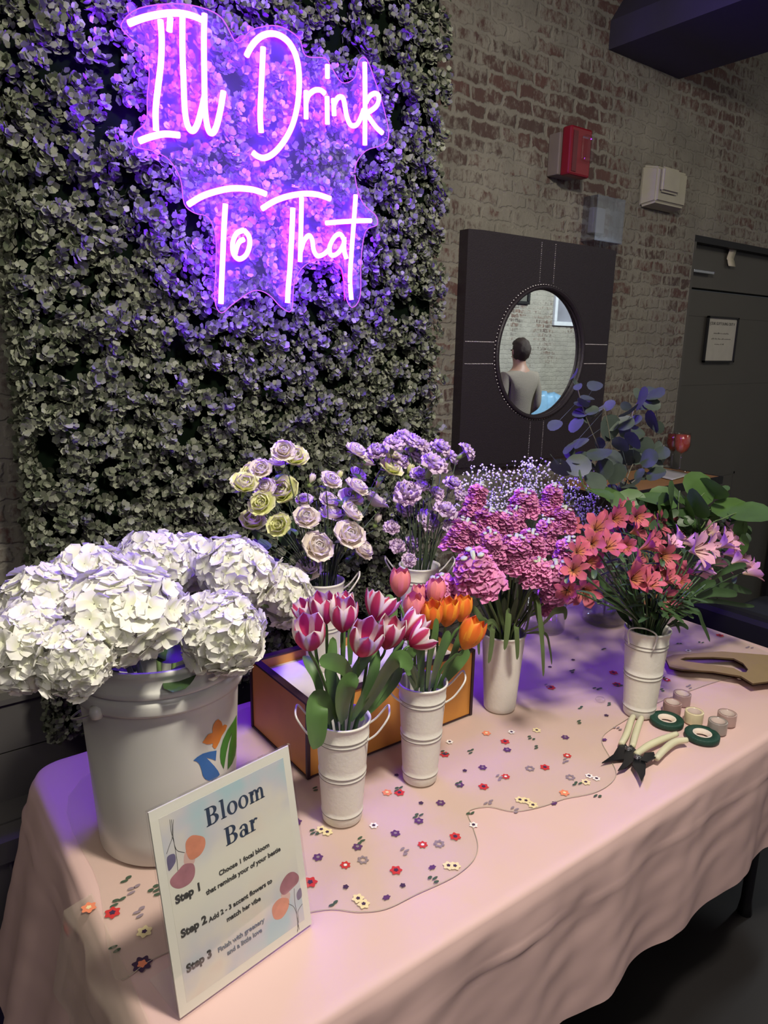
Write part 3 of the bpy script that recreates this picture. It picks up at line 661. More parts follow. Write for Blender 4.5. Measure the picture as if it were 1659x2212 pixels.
def motif(kind, c, ex=(1, 0, 0), ey=(0, 1, 0), s=1.0):
    r = rnd.random()*6; k = s*.0105
    if kind == 'poppy': fl(c, k*1.15, 6, mm['red'], .0008, r, ex, ey); fl(c, k*.45, 5, mm['dark'], .0014, r, ex, ey)
    elif kind == 'orange': fl(c, k*1.1, 6, mm['coral'], .0008, r, ex, ey); fl(c, k*.4, 5, mm['cream'], .0014, r, ex, ey)
    elif kind == 'violet': fl(c, k*1.0, 6, mm['purple'], .0008, r, ex, ey); fl(c, k*.35, 5, mm['grey'], .0014, r, ex, ey)
    elif kind == 'bigviolet': fl(c, k*1.35, 7, mm['dark'], .0008, r, ex, ey); fl(c, k*.65, 5, mm['coral'], .0014, r, ex, ey)
    elif kind == 'ring': fl(c, k*1.1, 7, mm['grey'], .0008, r, ex, ey, 1, .5)
    elif kind == 'redring': fl(c, k*1.0, 7, mm['red'], .0008, r, ex, ey, 1, .42); fl(c, k*.35, 5, mm['white'], .001, r, ex, ey)
    elif kind == 'daisy': fl(c, k*.9, 6, mm['white'], .0008, r, ex, ey); fl(c, k*.38, 5, mm['dark'], .0014, r, ex, ey)
    elif kind == 'cream': fl(c, k*1.1, 6, mm['cream'], .0008, r, ex, ey); fl(c, k*.38, 5, mm['dark'], .0014, r, ex, ey)
    elif kind == 'dot': fl(c, k*.55, 5, mm['dark'], .0008, r, ex, ey)
    elif kind == 'blue': fl(c, k*.8, 6, mm['purple'], .0008, r, ex, ey, .7)
    elif kind in ('sprig', 'twig', 'greysprig'):
        mi = mm['grey'] if kind == 'greysprig' else mm['green']
        for q in range(3 if kind != 'twig' else 2):
            a = r+q*1.25; d = Vector(ex)*math.cos(a)+Vector(ey)*math.sin(a)
            fl(Vector(c)+d*k*.75, k*.62, 2, mi, .0009, a, ex, ey, .5)
def r5(x, y): return onz(600+x/2.07375, 1550+y/2.07375, TZ+.003)
for kd, x, y in [('twig', 155, 322), ('sprig', 170, 508), ('cream', 195, 500), ('cream', 222, 512), ('violet', 180, 626), ('redring', 303, 660), ('violet', 357, 578), ('sprig', 362, 550), ('ring', 382, 636), ('cream', 360, 812), ('cream', 385, 836), ('dot', 305, 760), ('twig', 262, 842), ('blue', 487, 806), ('poppy', 530, 684), ('greysprig', 560, 602), ('daisy', 430, 484), ('violet', 527, 520), ('dot', 560, 752), ('redring', 649, 570), ('violet', 632, 465), ('sprig', 632, 446), ('ring', 723, 567), ('poppy', 795, 534), ('blue', 692, 673), ('cream', 765, 664), ('cream', 794, 666), ('sprig', 692, 732), ('violet', 730, 381), ('dot', 642, 382), ('poppy', 545, 336), ('sprig', 546, 322), ('orange', 490, 336), ('dot', 532, 256), ('daisy', 770, 110), ('violet', 815, 300), ('sprig', 820, 297), ('dot', 838, 238), ('violet', 918, 224), ('poppy', 922, 310), ('redring', 1021, 265), ('greysprig', 985, 270), ('ring', 1130, 227), ('poppy', 1197, 222), ('redring', 1297, 171), ('greysprig', 1280, 192), ('ring', 1311, 266), ('orange', 1284, 338), ('blue', 1238, 384), ('cream', 1085, 368), ('cream', 1112, 372), ('cream', 1143, 392), ('greysprig', 940, 375), ('greysprig', 1055, 414), ('daisy', 877, 480), ('twig', 868, 436), ('sprig', 872, 152), ('orange', 935, 70), ('poppy', 1018, 108), ('violet', 1028, 145), ('sprig', 1140, 90), ('daisy', 1047, 65), ('cream', 1160, 56), ('violet', 1288, 88), ('twig', 1170, 135), ('poppy', 748, 165), ('sprig', 752, 155), ('daisy', 1395, 260), ('daisy', 1428, 272), ('sprig', 1345, 300), ('twig', 1432, 343), ('cream', 1380, 288), ('greysprig', 1520, 50), ('blue', 1463, 100)]:
    c = r5(x, y); c.z = ovz(c.x, c.y); motif(kd, c, s=1.0)
for kd, x, y in [('poppy', 670, 1907), ('greysprig', 1180, 1482), ('dot', 1238, 1425), ('poppy', 1325, 1453), ('sprig', 1335, 1478), ('poppy', 1333, 1478), ('twig', 1260, 1530), ('sprig', 1290, 1485), ('twig', 1322, 1522), ('twig', 1300, 1400), ('dot', 1188, 1440), ('sprig', 1240, 1450), ('poppy', 1190, 1485), ('daisy', 1487, 1405), ('twig', 1465, 1388), ('twig', 1515, 1390), ('greysprig', 1620, 1400), ('sprig', 1430, 1465), ('redring', 1440, 1468), ('greysprig', 1493, 1483), ('sprig', 1425, 1490), ('poppy', 1555, 1373), ('greysprig', 1250, 1380), ('dot', 1310, 1545), ('twig', 1245, 1560),
    ('orange', 192, 1962), ('poppy', 243, 1972), ('sprig', 258, 1950), ('greysprig', 293, 1922), ('greysprig', 308, 1970), ('sprig', 330, 1930), ('sprig', 342, 1920), ('twig', 257, 2043), ('bigviolet', 307, 2082), ('cream', 312, 2012), ('twig', 280, 1902), ('violet', 640, 1775), ('greysprig', 637, 1855)]:
    c = onz(x, y, TZ+.003); c.z = ovz(c.x, c.y) if c.x > TX0 else TZ+.004; motif(kd, c, s=1.15)
for kd, y, d in (('red', 1.12, .03), ('purple', .95, .12), ('green', .86, .10), ('red', .87, .22), ('green', .90, .2)):
    fl(hang(y, d)+Vector((-.004, 0, 0)), .016, 6, mm[kd], .001, 0, (0, -1, 0), (-.18, 0, 1), .6)
hemp = [Vector((p[0], p[1], ovz(p[0], p[1])+.0004)) for p in bc[:150]]
ov.tube(hemp, .0008, 5, mm['hem'])
o = ov.build('sheer_overlay', ovm); tag(o, 'sheer cream overlay embroidered with small flowers on the pink tablecloth', 'table overlay')

# ------------------------------------------------------------------ petals and stems
def prof(t, a, p): return ((t+.06)**a)*math.sqrt(max(0, 1-t**p))
def petal(mb, Mx, phi, r0, L, W_, th0, th1, cup, a=.6, p=4, nt=5, ns=4, ruf=0, mi=0, rv=None):
    rv = rnd.random() if rv is None else rv; R3 = Matrix.Rotation(phi, 4, 'Z'); vs = []; cs = []; y, z = r0, 0; n0 = rnd.random()*9
    for i in range(nt+1):
        t = i/nt; th = th0+th1*t; w = W_*prof(t, a, p)
        if i: y += math.sin(th)*L/nt; z += math.cos(th)*L/nt
        for j in range(ns+1):
            s = 2*j/ns-1; o_ = cup*s*s*w+(ruf*math.sin(s*6+n0)*t*t if ruf else 0)
            vs.append(Mx @ (R3 @ Vector((s*w, y-math.cos(th)*o_, z+math.sin(th)*o_)))); cs.append((t, abs(s), rv))
    mb.add(vs, [(i*(ns+1)+j, i*(ns+1)+j+1, (i+1)*(ns+1)+j+1, (i+1)*(ns+1)+j) for i in range(nt) for j in range(ns)], mi, cs)
I4 = Matrix.Identity(4)
HS = [0]
def hydrangea_mesh():
    HS[0] += 5.3
    b = MB(); n = 104
    for k in range(n):
        zz = 1-1.72*(k+.5)/n; ph = k*2.39996; rr_ = math.sqrt(max(0, 1-zz*zz)); d = Vector((rr_*math.cos(ph), rr_*math.sin(ph), zz))+Vector((rnd.gauss(0, .05), rnd.gauss(0, .05), rnd.gauss(0, .05)))
        R0 = 1+.20*nz3(d.x*1.9+HS[0], d.y*1.9, d.z*1.9)+rnd.uniform(-.05, .04); pos = d.normalized()*.088*R0; pos.z *= .92
        Mx = look(pos, d+Vector((rnd.gauss(0, .22), rnd.gauss(0, .22), rnd.gauss(0, .22))), rnd.random()*6); rv = rnd.random(); s = rnd.uniform(.82, 1.2)
        for q in range(4): petal(b, Mx, q*PI/2+rnd.gauss(0, .1), .001,   .0275*s, .0195*s, 1.15+rnd.gauss(0, .18), .35+rnd.gauss(0, .2), .22, .42, 5, 4, 4, .0022, 0, min(1, max(0, rv+rnd.gauss(0, .1))))
    bm = bmesh.new(); bmesh.ops.create_icosphere(bm, subdivisions=2, radius=.068); b.bm(bm)
    return b.mesh('bloom', M['hyd'])
HYD = [hydrangea_mesh() for _ in range(3)]
def rose_mesh(mt, open_=1.0):
    b = MB()
    for (n, r0, L, W_, t0, t1, cup) in ((3, .0015, .019, .010, -.05, -.1, .7), (4, .003, .021, .013, .25, -.35, .6), (5, .004, .023, .015, .55*open_, -.45, .5), (5, .005, .025, .021, .82*open_, -.35, .38), (6, .004, .027, .023, 1.12*open_, .05, .25)):
        for k in range(n): petal(b, Matrix.Translation((0, 0, -.003)), 2*PI*k/n+rnd.gauss(0, .15)+n, r0, L*rnd.uniform(.92, 1.06), W_, t0, t1+rnd.gauss(0, .08), cup, .45, 6, 5, 5, .0018)
    c = MB()
    for k in range(5): petal(c, Matrix.Translation((0, 0, -.006)), 2*PI*k/5, .002, .018, .004, 1.5, .5, .1, .3, 2, 3, 2)
    c.lathe([(.0, -.014), (.005, -.012), (.006, -.006), (.004, -.002)], 10)
    return b.mesh('bloom', mt), c.mesh('sepals', M['sepal'])
ROSE_C = [rose_mesh(M['rose_cream'], o_) for o_ in (1.0, .8)]; ROSE_B = [rose_mesh(M['rose_blush'], o_) for o_ in (1.0, .85)]
def bud_mesh(mt):
    b = MB()
    for k in range(5): petal(b, I4, 2*PI*k/5, .002, .024, .011, .75, -1.0, .6, .5, 2.6, 5, 4)
    c = MB()
    for k in range(5): petal(c, Matrix.Translation((0, 0, -.004)), 2*PI*k/5, .002, .016, .004, 1.0, -.6, .1, .3, 2, 3, 2)
    c.lathe([(.0, -.012), (.005, -.01), (.006, -.004), (.004, .0)], 10)
    return b.mesh('bloom', mt), c.mesh('sepals', M['sepal'])
BUD_C = bud_mesh(M['rose_cream']); BUD_B = bud_mesh(M['rose_blush'])
def carnation_mesh():
    b = MB()
    for k in range(44):
        f = k/43; petal(b, I4, k*2.4, .001, .024*(.8+.2*f)*rnd.uniform(.9, 1.1), .010+.002*f, .08+1.25*f+rnd.gauss(0, .06), .3, .1, 1.1, 12, 4, 6, .0042)
    c = MB(); c.lathe([(.0, -.022), (.0045, -.02), (.0055, -.012), (.0058, 0), (.004, .006)], 10)
    return b.mesh('bloom', M['carn']), c.mesh('calyx', M['sepal'])
CARN = [carnation_mesh() for _ in range(2)]
def tulip_mesh(mt, open_=0.0, L=.068):
    b = MB()
    for k in range(6):
        inn = k % 2; petal(b, I4, PI/3*k, .002, L*(.97 if inn else 1), .0225, 1.05+.25*open_, -1.50+.75*open_, .38 if inn else .42, .55, 2.3, 8, 6, .0012)
    return b.mesh('bloom', mt)
TUL = dict(v=tulip_mesh(M['tulip_var'], .18), vo=tulip_mesh(M['tulip_var'], .5), p=tulip_mesh(M['tulip_pink'], 0), o=tulip_mesh(M['tulip_orange'], .05))
def als_mesh(mt, open_=1):
    b = MB()
    for k in range(6):
        inn = k % 2; petal(b, I4, PI/3*k, .002, .048 if inn else .046, .011 if inn else .0165, .25*open_, 1.0*open_, .2, .9, 3.5, 6, 4, .001)
    for k in range(5):
        a = k*1.25; d = Vector((.35*math.cos(a), .35*math.sin(a), 1)); b.tube([(0, 0, 0), d*.022, d*.032], [.0006, .0005, .0012], 5, 1)
    return b.mesh('bloom', [mt, M['als_stripe']])
ALS_R = [als_mesh(M['als_red'], o_) for o_ in (1, .75)]; ALS_P = [als_mesh(M['als_pink'], o_) for o_ in (1, .75)]
def stock_mesh(n=46, L=.15, R=.027, buds=True):
    b = MB(); mt = [M['stock'], M['stock_bud']]
    for k in range(n):
        f = (k+.5)/n; ph = k*2.4; r = R*(1-.45*f)*rnd.uniform(.65, 1.15); pos = Vector((r*math.cos(ph), r*math.sin(ph), L*f)); d = Vector((math.cos(ph), math.sin(ph), .35+.6*f+rnd.gauss(0, .15)))
        if buds and f > .93: bm = bmesh.new(); bmesh.ops.create_icosphere(bm, subdivisions=1, radius=.006); bmesh.ops.translate(bm, verts=bm.verts, vec=pos*.9); b.bm(bm, 1); continue
        Mx = look(pos*.85, d, rnd.random()*6, rnd.uniform(1.0, 1.55)*(1-.25*f)); rv = rnd.random()
        for q in range(8):
            out_ = q < 4; petal(b, Mx, q*PI/2+(.7 if not out_ else 0)+rnd.gauss(0, .15), .001, .017 if out_ else .012, .0105 if out_ else .0075, 1.15 if out_ else .45, .3, .15, .6, 4, 3, 4, .0022, 0, rv)
    b.tube([(0, 0, -.01), (0, 0, L*.95)], .0035, 6, 1); return b.mesh('bloom', mt)
STOCK = [stock_mesh(), stock_mesh(40, .12, .032), stock_mesh(52, .17, .026)]

def leaf_mb(b, pts, w, up, fold=.25, n=5, prf=(.55, 2.6), mi=0, wave=0):
    """a long leaf along pts (world or local), widening then tapering; up = face direction hint"""
    P = catmull(pts, n); N = len(P); vs = []; cs = []; ns = 4
    for i, p in enumerate(P):
        t = i/(N-1); d = (P[min(i+1, N-1)]-P[max(i-1, 0)]); d = d.normalized() if d.length > 1e-9 else Vector((0, 0, 1))
        s = d.cross(Vector(up)); s = s.normalized() if s.length > 1e-6 else d.orthogonal().normalized(); nn = s.cross(d)
        ww = w*prof(t, *prf)
        for j in range(ns+1):
            k = 2*j/ns-1; vs.append(p+s*k*ww+nn*(fold*abs(k)*ww+wave*math.sin(t*9+k*2))); cs.append((t, abs(k), .5))
    b.add(vs, [(i*(ns+1)+j, i*(ns+1)+j+1, (i+1)*(ns+1)+j+1, (i+1)*(ns+1)+j) for i in range(N-1) for j in range(ns)], mi, cs)
ORD = ['leftmost', 'second from left', 'third from left', 'fourth from left', 'fifth from left', 'sixth from left', 'seventh from left', 'eighth from left', 'ninth from left', 'tenth from left', 'eleventh from left', 'twelfth from left', 'thirteenth from left', 'fourteenth from left']
def rowlabels(items, rows=3, names=('upper', 'middle', 'lower')):
    idx = sorted(range(len(items)), key=lambda i: items[i][1]); per = math.ceil(len(items)/rows); out = {}
    for r in range(rows):
        row = sorted(idx[r*per:(r+1)*per], key=lambda i: items[i][0])
        for k, i in enumerate(row): out[i] = (('rightmost' if k == len(row)-1 and k > 0 else ORD[k])+' in the '+names[r]+' row')
    return out
def flower(name, label, cat, group, vase, head, hdir, bloom, sc=1, sr=.0018, smat=None, stem_end=.0, extra=None, leaves=(), lmat=None, lw=.01, spin=None, rimk=.6):
    """vase = (x, y, base z, rim z, rim radius)"""
    vx, vy, bz, rz, rr_ = vase; head = Vector(head); hdir = Vector(hdir).normalized()
    dxy = Vector((head.x-vx, head.y-vy)); L = dxy.length; lim = min(L, rr_*rimk); u = dxy/L*lim if L > 1e-6 else Vector((0, 0))
    base = Vector((vx-u.x*.35+rnd.gauss(0, .003), vy-u.y*.35+rnd.gauss(0, .003), bz+.012))
    t = thing(name, label, cat, base, group)
    end = head-hdir*stem_end-base
    P = [Vector((0, 0, 0)), Vector((vx+u.x-base.x, vy+u.y-base.y, rz+.005-base.z)), (Vector((vx+u.x, vy+u.y, rz))-base)*.35+end*.65+Vector((0, 0, .012)), end-hdir*.012, end]
    P = catmull(P, 5); b = MB(); b.tube(P, [sr*(1.15-.3*i/len(P)) for i in range(len(P))], 6); b.build('stem', smat or M['stem'], t)
    ms = bloom if isinstance(bloom, tuple) else (bloom,)
    Mx = look(head-base, hdir, rnd.random()*6 if spin is None else spin, sc)
    for me in ms: inst(me.name.split('.')[0], me, t, Mx)
    for (f, out_, ln, dz) in leaves:
        i = int(f*(len(P)-1)); a = P[i]; a_ = Vector((math.cos(out_), math.sin(out_), dz)).normalized()
        b = MB(); leaf_mb(b, [a, a+a_*ln*.4, a+a_*ln*.8+Vector((0, 0, -.1*ln)), a+a_*ln+Vector((0, 0, -.3*ln))], lw, (0, 0, 1)); b.build('leaf', lmat or M['leaf_dark'], t)
    return t

# ------------------------------------------------------------------ white bucket with hydrangeas
BX, BY, BH = .407, 1.246, .400
t = thing('plastic_bucket', 'large white plastic bucket holding white hydrangeas at the left', 'bucket', (BX, BY, TZ+.004))
RB = .130; RT = .149
def br(z): return RB+(RT-RB)*z/BH
pf = [(0, 0), (RB-.006, 0), (RB, .006)]+[(br(z), z) for z in (.05, .1, .15, .2, .25, .300, .314)]
pf += [(br(.316)+.001, .316), (.1545, .318), (.1560, .323), (.1562, .336), (.1545, .342), (br(.344)+.001, .345), (br(.347)+.002, .349), (.1550, .351), (.1562, .354), (.1562, .359), (.1550, .363), (br(.366)+.001, .366), (.1515, .388), (.1545, .391), (.1550, .398), (.1530, .400), (.1465, .399), (.1455, .39), (.1362, .2), (.1265, .01), (0, .008)]
MB().lathe(pf, 96).build('body', M['bucket'], t)
b = MB(); P = []
for k in range(25):
    a = PI*k/24; P.append(Vector((-.160*math.cos(a)*1.0, .160*math.sin(a), .322-.085*math.sin(a))))
R3 = Matrix.Rotation(math.radians(28), 3, 'Z'); P = [R3 @ p for p in P]
b.tube(P, .0022, 8); b.build('bail_handle', mat('grey wire', (.5, .5, .5), .35, .8), t)
for s in (-1, 1): q = R3 @ Vector((s*.156, 0, .322)); MB().lathe([(0, -.012), (.010, -.01), (.012, 0), (.010, .01), (0, .012)], 12, 0, q).build('handle_lug', M['bucket'], t)
# printed mark: orange bloom, blue vase, green leaf; mapped round the bucket wall
def onbucket(px, py):
    d = ray(px, py); o = CAM-Vector((BX, BY, 0)); best = None
    tt0 = (Vector((BX, BY, 0))-CAM).xy.length-.15
    for k in range(400):
        p = CAM+d*(.7+k*.003); z = p.z-TZ-.004
        if math.hypot(p.x-BX, p.y-BY) < br(z)+.0009: return p-Vector((BX, BY, TZ+.004))
    return None
def decal(pts, mt, nm):
    P = [onbucket(380+x/10.37, 1520+y/10.37) for x, y in pts]
    if any(p is None for p in P): print('decal miss', nm, [q for q, p in zip(pts, P) if p is None]); return
    n = len(P); u = [math.atan2(p.y, p.x) for p in P]; q2 = [Vector((a*.13, p.z)) for a, p in zip(u, P)]
    C_ = list(q2); xs = [q.x for q in q2]; zs = [q.y for q in q2]; x = min(xs)
    while x < max(xs):
        z = min(zs)
        while z < max(zs):
            if inside(x, z, q2): C_.append(Vector((x, z)))
            z += .006
        x += .006
    V_, _, F_, *_r = geometry.delaunay_2d_cdt(C_, [], [list(range(n))], 1, 1e-6)
    b = MB(); b.add([((br(v.y)+.0009)*math.cos(v.x/.13), (br(v.y)+.0009)*math.sin(v.x/.13), v.y) for v in V_], [tuple(f) for f in F_], 0, None, True); b.build(nm, mt, t)
decal([(940, 345), (1000, 395), (1022, 440), (1030, 495), (1095, 465), (1150, 488), (1100, 590), (1020, 720), (960, 850), (915, 940), (890, 1000), (860, 1005), (820, 960), (818, 880), (760, 905), (690, 910), (590, 870), (650, 780), (720, 690), (810, 645), (812, 560), (840, 470), (890, 390)], mat('print orange', (.72, .22, .02), .35), 'printed_flower')
decal([(380, 1262), (470, 1190), (600, 1120), (740, 1070), (900, 1045), (888, 1275), (790, 1230), (670, 1203), (760, 1290), (850, 1390), (930, 1500), (978, 1585), (910, 1660), (820, 1715), (740, 1725), (660, 1690), (600, 1610), (570, 1500), (540, 1390), (500, 1320), (450, 1285)], mat('print blue', (.015, .13, .40), .35), 'printed_vase')
decal([(1355, 250), (1270, 410), (1150, 600), (1050, 800), (1000, 1000), (985, 1180), (1010, 1330), (1070, 1465), (1090, 1300), (1130, 1100), (1180, 880), (1265, 640), (1200, 900), (1170, 1150), (1152, 1475), (1260, 1340), (1330, 1160), (1355, 960), (1352, 700), (1356, 450)], mat('print green', (.045, .20, .02), .35), 'printed_leaf')
BV = (BX, BY, TZ+.005, TZ+.397, .135)
hy = [(268, 1325, 1.115, 1.0, 'large white hydrangea head at the front centre of the bucket'),
      (482, 1368, 1.09, .74, 'greenish white hydrangea head hanging over the front right of the bucket rim'),
      (508, 1240, 1.27, .80, 'greenish white hydrangea head highest on the right of the bucket'),
      (610, 1285, 1.33, .70, 'small shaded hydrangea head at the far right of the bucket'),
      (330, 1228, 1.37, .80, 'lilac lit hydrangea head at the back of the bucket beside the hedge'),
      (412, 1215, 1.42, .66, 'small hydrangea head at the back between two larger heads'),
      (188, 1262, 1.30, .76, 'lilac lit hydrangea head at the upper left of the bucket'),
      (92, 1322, 1.22, .78, 'white hydrangea head on the left side of the bucket cluster'),
      (62, 1392, 1.13, .68, 'outermost left hydrangea head, cut by the left of the picture'),
      (158, 1425, 1.06, .55, 'lowest left hydrangea head hanging below the bucket rim')]
bc_ = Vector((BX, BY, TZ+.39))
for k, (x, y, Y, s, lb) in enumerate(hy):
    h = ony(x, y, Y); d = (h-bc_); d = Vector((d.x, d.y, max(.05, d.z)*1.1+.05))
    wd = s if k != 0 else (1.0, .88, .72)
    t_ = flower('hydrangea', lb, 'hydrangea', None, BV, h, d if k else (-.1, -.5, 1), HYD[k % 3], wd, .0045, M['stem'], .05*(s if isinstance(s, float) else 1), rimk=.85)
    if k in (0, 1, 2, 4, 8):
        b = MB(); o_ = h-t_.location; dd = Vector((d.x, d.y, 0)).normalized(); sd = dd.cross(Vector((0, 0, 1)))
        leaf_mb(b, [o_-dd*.08-Vector((0, 0, .08)), o_-dd*.05+sd*.05-Vector((0, 0, .07)), o_-dd*.02+sd*.10-Vector((0, 0, .075))], .038, (0, 0, 1), .12); b.build('leaf', M['leaf_dark'], t_)
t = thing('hydrangea_leaf', 'broad dark leaf above the bucket rim between the hydrangea heads', 'leaf', (BX, BY, TZ+.02))
for a, c, d_ in (((375, 1300), (420, 1400), (415, 1435)), ((365, 1420), (330, 1400), (290, 1410)), ((420, 1400), (370, 1415), (330, 1415)), ((190, 1400), (230, 1425), (300, 1440))):
    b = MB(); leaf_mb(b, [ony(*q, 1.21)-t.location for q in (a, c, d_)], .035, (0, -.4, 1), .1); b.build('blade', M['leaf_dark'], t)
b = MB(); b.tube([(0, 0, 0), (0, 0, .3)], .004, 6); b.build('stem', M['stem'], t)

# ------------------------------------------------------------------ crate
CX0, CX1, CY0, CY1, CZ = .712, 1.205, 1.216, 1.487, .926
t = thing('wooden_crate', 'orange wooden box riser with dark edges behind the tulip vases', 'box', ((CX0+CX1)/2, (CY0+CY1)/2, TZ+.003))
w, d = (CX1-CX0)/2, (CY1-CY0)/2; h = CZ-TZ-.003
MB().box((-w, -d, 0), (w, -d+.012, h)).build('side_panel', M['wood'], t); MB().box((-w, d-.012, 0), (w, d, h)).build('side_panel', M['wood'], t)
MB().box((-w, -d+.012, 0), (-w+.012, d-.012, h)).build('end_panel', M['wood'], t); MB().box((w-.012, -d+.012, 0), (w, d-.012, h)).build('end_panel', M['wood'], t)
MB().box((-w+.012, -d+.012, h-.034), (w-.012, d-.012, h-.026)).build('recessed_top', M['crate_lining'], t)
b = MB(); e = .004
for x in (-w, w):
    for y in (-d, d): b.box((x-e, y-e, 0), (x+e, y+e, h+.001))
for y in (-d, d): b.box((-w, y-.002, 0), (w, y+.002, .004))
for x in (-w, w): b.box((x-.002, -d, 0), (x+.002, d, .004))
b.box((-w-e, -d-e, h-.001), (w+e, -d+.014, h+.004)); b.box((-w-e, d-.014, h-.001), (w+e, d+e, h+.004)); b.box((-w-e, -d+.014, h-.001), (-w+.014, d-.014, h+.004)); b.box((w-.014, -d+.014, h-.001), (w+e, d-.014, h+.004))
b.build('dark_edging', M['wood_edge'], t)
CT = CZ-.026

# ------------------------------------------------------------------ tall white vases
def tall_vase(x, y, z, H, rt, rb, label, rot=0, hang=None, plain=False):
    t = thing('flower_bucket', label, 'vase', (x, y, z), 'tall white tin flower vases', 0)
    def r(q): return rb+(rt-rb)*q/H
    pf = [(0, .001), (rb-.002, 0), (rb, .003)]
    gz = [] if plain else [H*.10, H*.47, H*.51, H*.82, H*.86]
    zs = sorted([H*k/14 for k in range(1, 14)]+gz)
    for q in zs:
        if q in gz: pf += [(r(q), q-.0025), (r(q)+.0012, q-.001), (r(q)+.0012, q+.001), (r(q), q+.0025)]
        else:
            if all(abs(q-g_) > .004 for g_ in gz): pf.append((r(q), q))
    pf += [(r(H-.006), H-.006), (rt+.0022, H-.003), (rt+.0022, H), (rt-.001, H+.0008), (rt-.003, H-.006), (rb-.003, .006), (0, .005)]
    MB().lathe(pf, 64).build('body', M['white_metal'], t)
    if gz:
        for q in gz: MB().lathe([(r(q)+.0002, q-.0032), (r(q)+.0011, q-.0026), (r(q)+.0011, q-.0020), (r(q)+.0002, q-.0014)], 64).build('groove_line', M['groove'], t)
    if not plain:
        for s in (-1, 1):
            c, sn = math.cos(rot), math.sin(rot); a0 = Vector((c, sn, 0))*s; tn = Vector((-sn, c, 0))
            zz = H*.90; R0 = r(zz)+.003
            if hang == 'folded' and s == 1:
                P = [a0*R0+tn*-.03+Vector((0, 0, H*.86)), a0*(R0-.004)+tn*-.034+Vector((0, 0, H+.004)), a0*(R0-.018)+tn*-.0+Vector((0, 0, H+.010)), a0*(R0-.004)+tn*.034+Vector((0, 0, H+.004)), a0*R0+tn*.03+Vector((0, 0, H*.86))]
            else:
                P = [a0*R0*.86+tn*-.030+Vector((0, 0, zz-.012)), a0*(R0+.012)+tn*-.030+Vector((0, 0, zz+.004)), a0*(R0+.033)+tn*-.024+Vector((0, 0, zz+.034)), a0*(R0+.036)+tn*.0+Vector((0, 0, zz+.042)), a0*(R0+.033)+tn*.024+Vector((0, 0, zz+.034)), a0*(R0+.012)+tn*.030+Vector((0, 0, zz+.004)), a0*R0*.86+tn*.030+Vector((0, 0, zz-.012))]
            MB().tube(catmull(P, 5), .0021, 8).build('handle', M['white_metal'], t)
    return (x, y, z, z+H, rt)
rv_ = -math.radians(35)
VL = tall_vase(.703, 1.064, TZ+.004, .224, .0545, .0405, 'nearest tall white tin vase, holding crimson and white tulips', rv_)
VO = tall_vase(.918, 1.075, TZ+.004, .236, .0525, .038, 'tall white tin vase of orange and pink tulips, second from the front', rv_)
VR = tall_vase(.868, 1.405, CT, .228, .0520, .040, 'tall white tin vase of cream and blush roses standing on the crate', rv_)
VC = tall_vase(1.138, 1.362, CT, .232, .0525, .040, 'tall white tin vase of lavender carnations on the crate', rv_)
VP = tall_vase(1.298, 1.200, TZ+.004, .216, .0565, .042, 'plain tall white vase of pink stock, without ridges', rv_, plain=True)
VA = tall_vase(1.582, .964, TZ+.005, .242, .0565, .040, 'rightmost tall white tin vase, holding red and pink alstroemeria', math.radians(200), 'folded')

# ------------------------------------------------------------------ tulips
def c7(x, y): return 540+x/2.9625, 1200+y/2.9625
tv = [((385, 600), .985, (-.25, -.35, 1), 'v', 1.05, 'crimson and white tulip at the lower left of its vase'),
      ((705, 640), .985, (.0, -.45, 1), 'v', 1.15, 'large crimson and white tulip at the front centre of its vase'),
      ((485, 440), 1.06, (-.15, .0, 1), 'v', .95, 'crimson and white tulip with streaks at the back left'),
      ((590, 490), 1.03, (.0, -.1, 1), 'v', 1.0, 'crimson and white tulip at the centre with pointed tips'),
      ((385, 430), 1.09, (-.45, .1, 1), 'v', .75, 'small crimson and white tulip leaning left behind the others'),
      ((605, 380), 1.12, (.05, .1, 1), 'v', .72, 'crimson and white tulip at the top centre, partly hidden'),
      ((795, 420), 1.04, (.55, .1, 1), 'vo', .95, 'opened crimson and white tulip leaning right, highest of the striped ones'),
      ((865, 600), 1.00, (.20, -.2, 1), 'v', 1.0, 'crimson and white tulip right of the front centre one'),
      ((985, 540), 1.02, (.75, -.1, .9), 'v', .98, 'crimson and white tulip leaning right toward the orange tulips'),
      ((1020, 580), .99, (1.0, -.25, .55), 'vo', .8, 'widely opened striped tulip lying right beside the orange tulips')]
for (px, Y, d, k, s, lb) in tv:
    h = ony(*c7(*px), Y); flower('tulip', lb, 'tulip', 'crimson and white tulips', VL, h, d, TUL[k], s*1.1, .0032, M['leaf'], 0)
tp = [((955, 265), 1.16, (.0, -.05, 1), 'p', 1.0, 'lone pink tulip standing highest between the two tulip vases'),
      ((1050, 430), 1.06, (-.1, -.1, 1), 'p', 1.0, 'pink tulip left of the orange tulips'),
      ((1180, 320), 1.10, (.1, .0, 1), 'p', .92, 'pink tulip behind the orange tulips'),
      ((1090, 320), 1.16, (-.1, .1, 1), 'p', .75, 'dim pink tulip half hidden behind its paler neighbour'),
      ((1160, 470), 1.02, (-.05, -.1, 1), 'o', .92, 'orange tulip at the left of the orange bunch'),
      ((1250, 455), 1.03, (.1, -.1, 1), 'o', .95, 'orange tulip in the centre of the orange bunch'),
      ((1200, 420), 1.07, (.0, .1, 1), 'o', .80, 'orange tulip tucked behind the centre of the bunch'),
      ((1345, 425), 1.05, (.15, .0, 1), 'o', .90, 'orange tulip at the upper right of the orange bunch'),
      ((1365, 600), 1.00, (.38, -.2, 1), 'o', 1.1, 'large orange tulip leaning out at the right of its vase')]
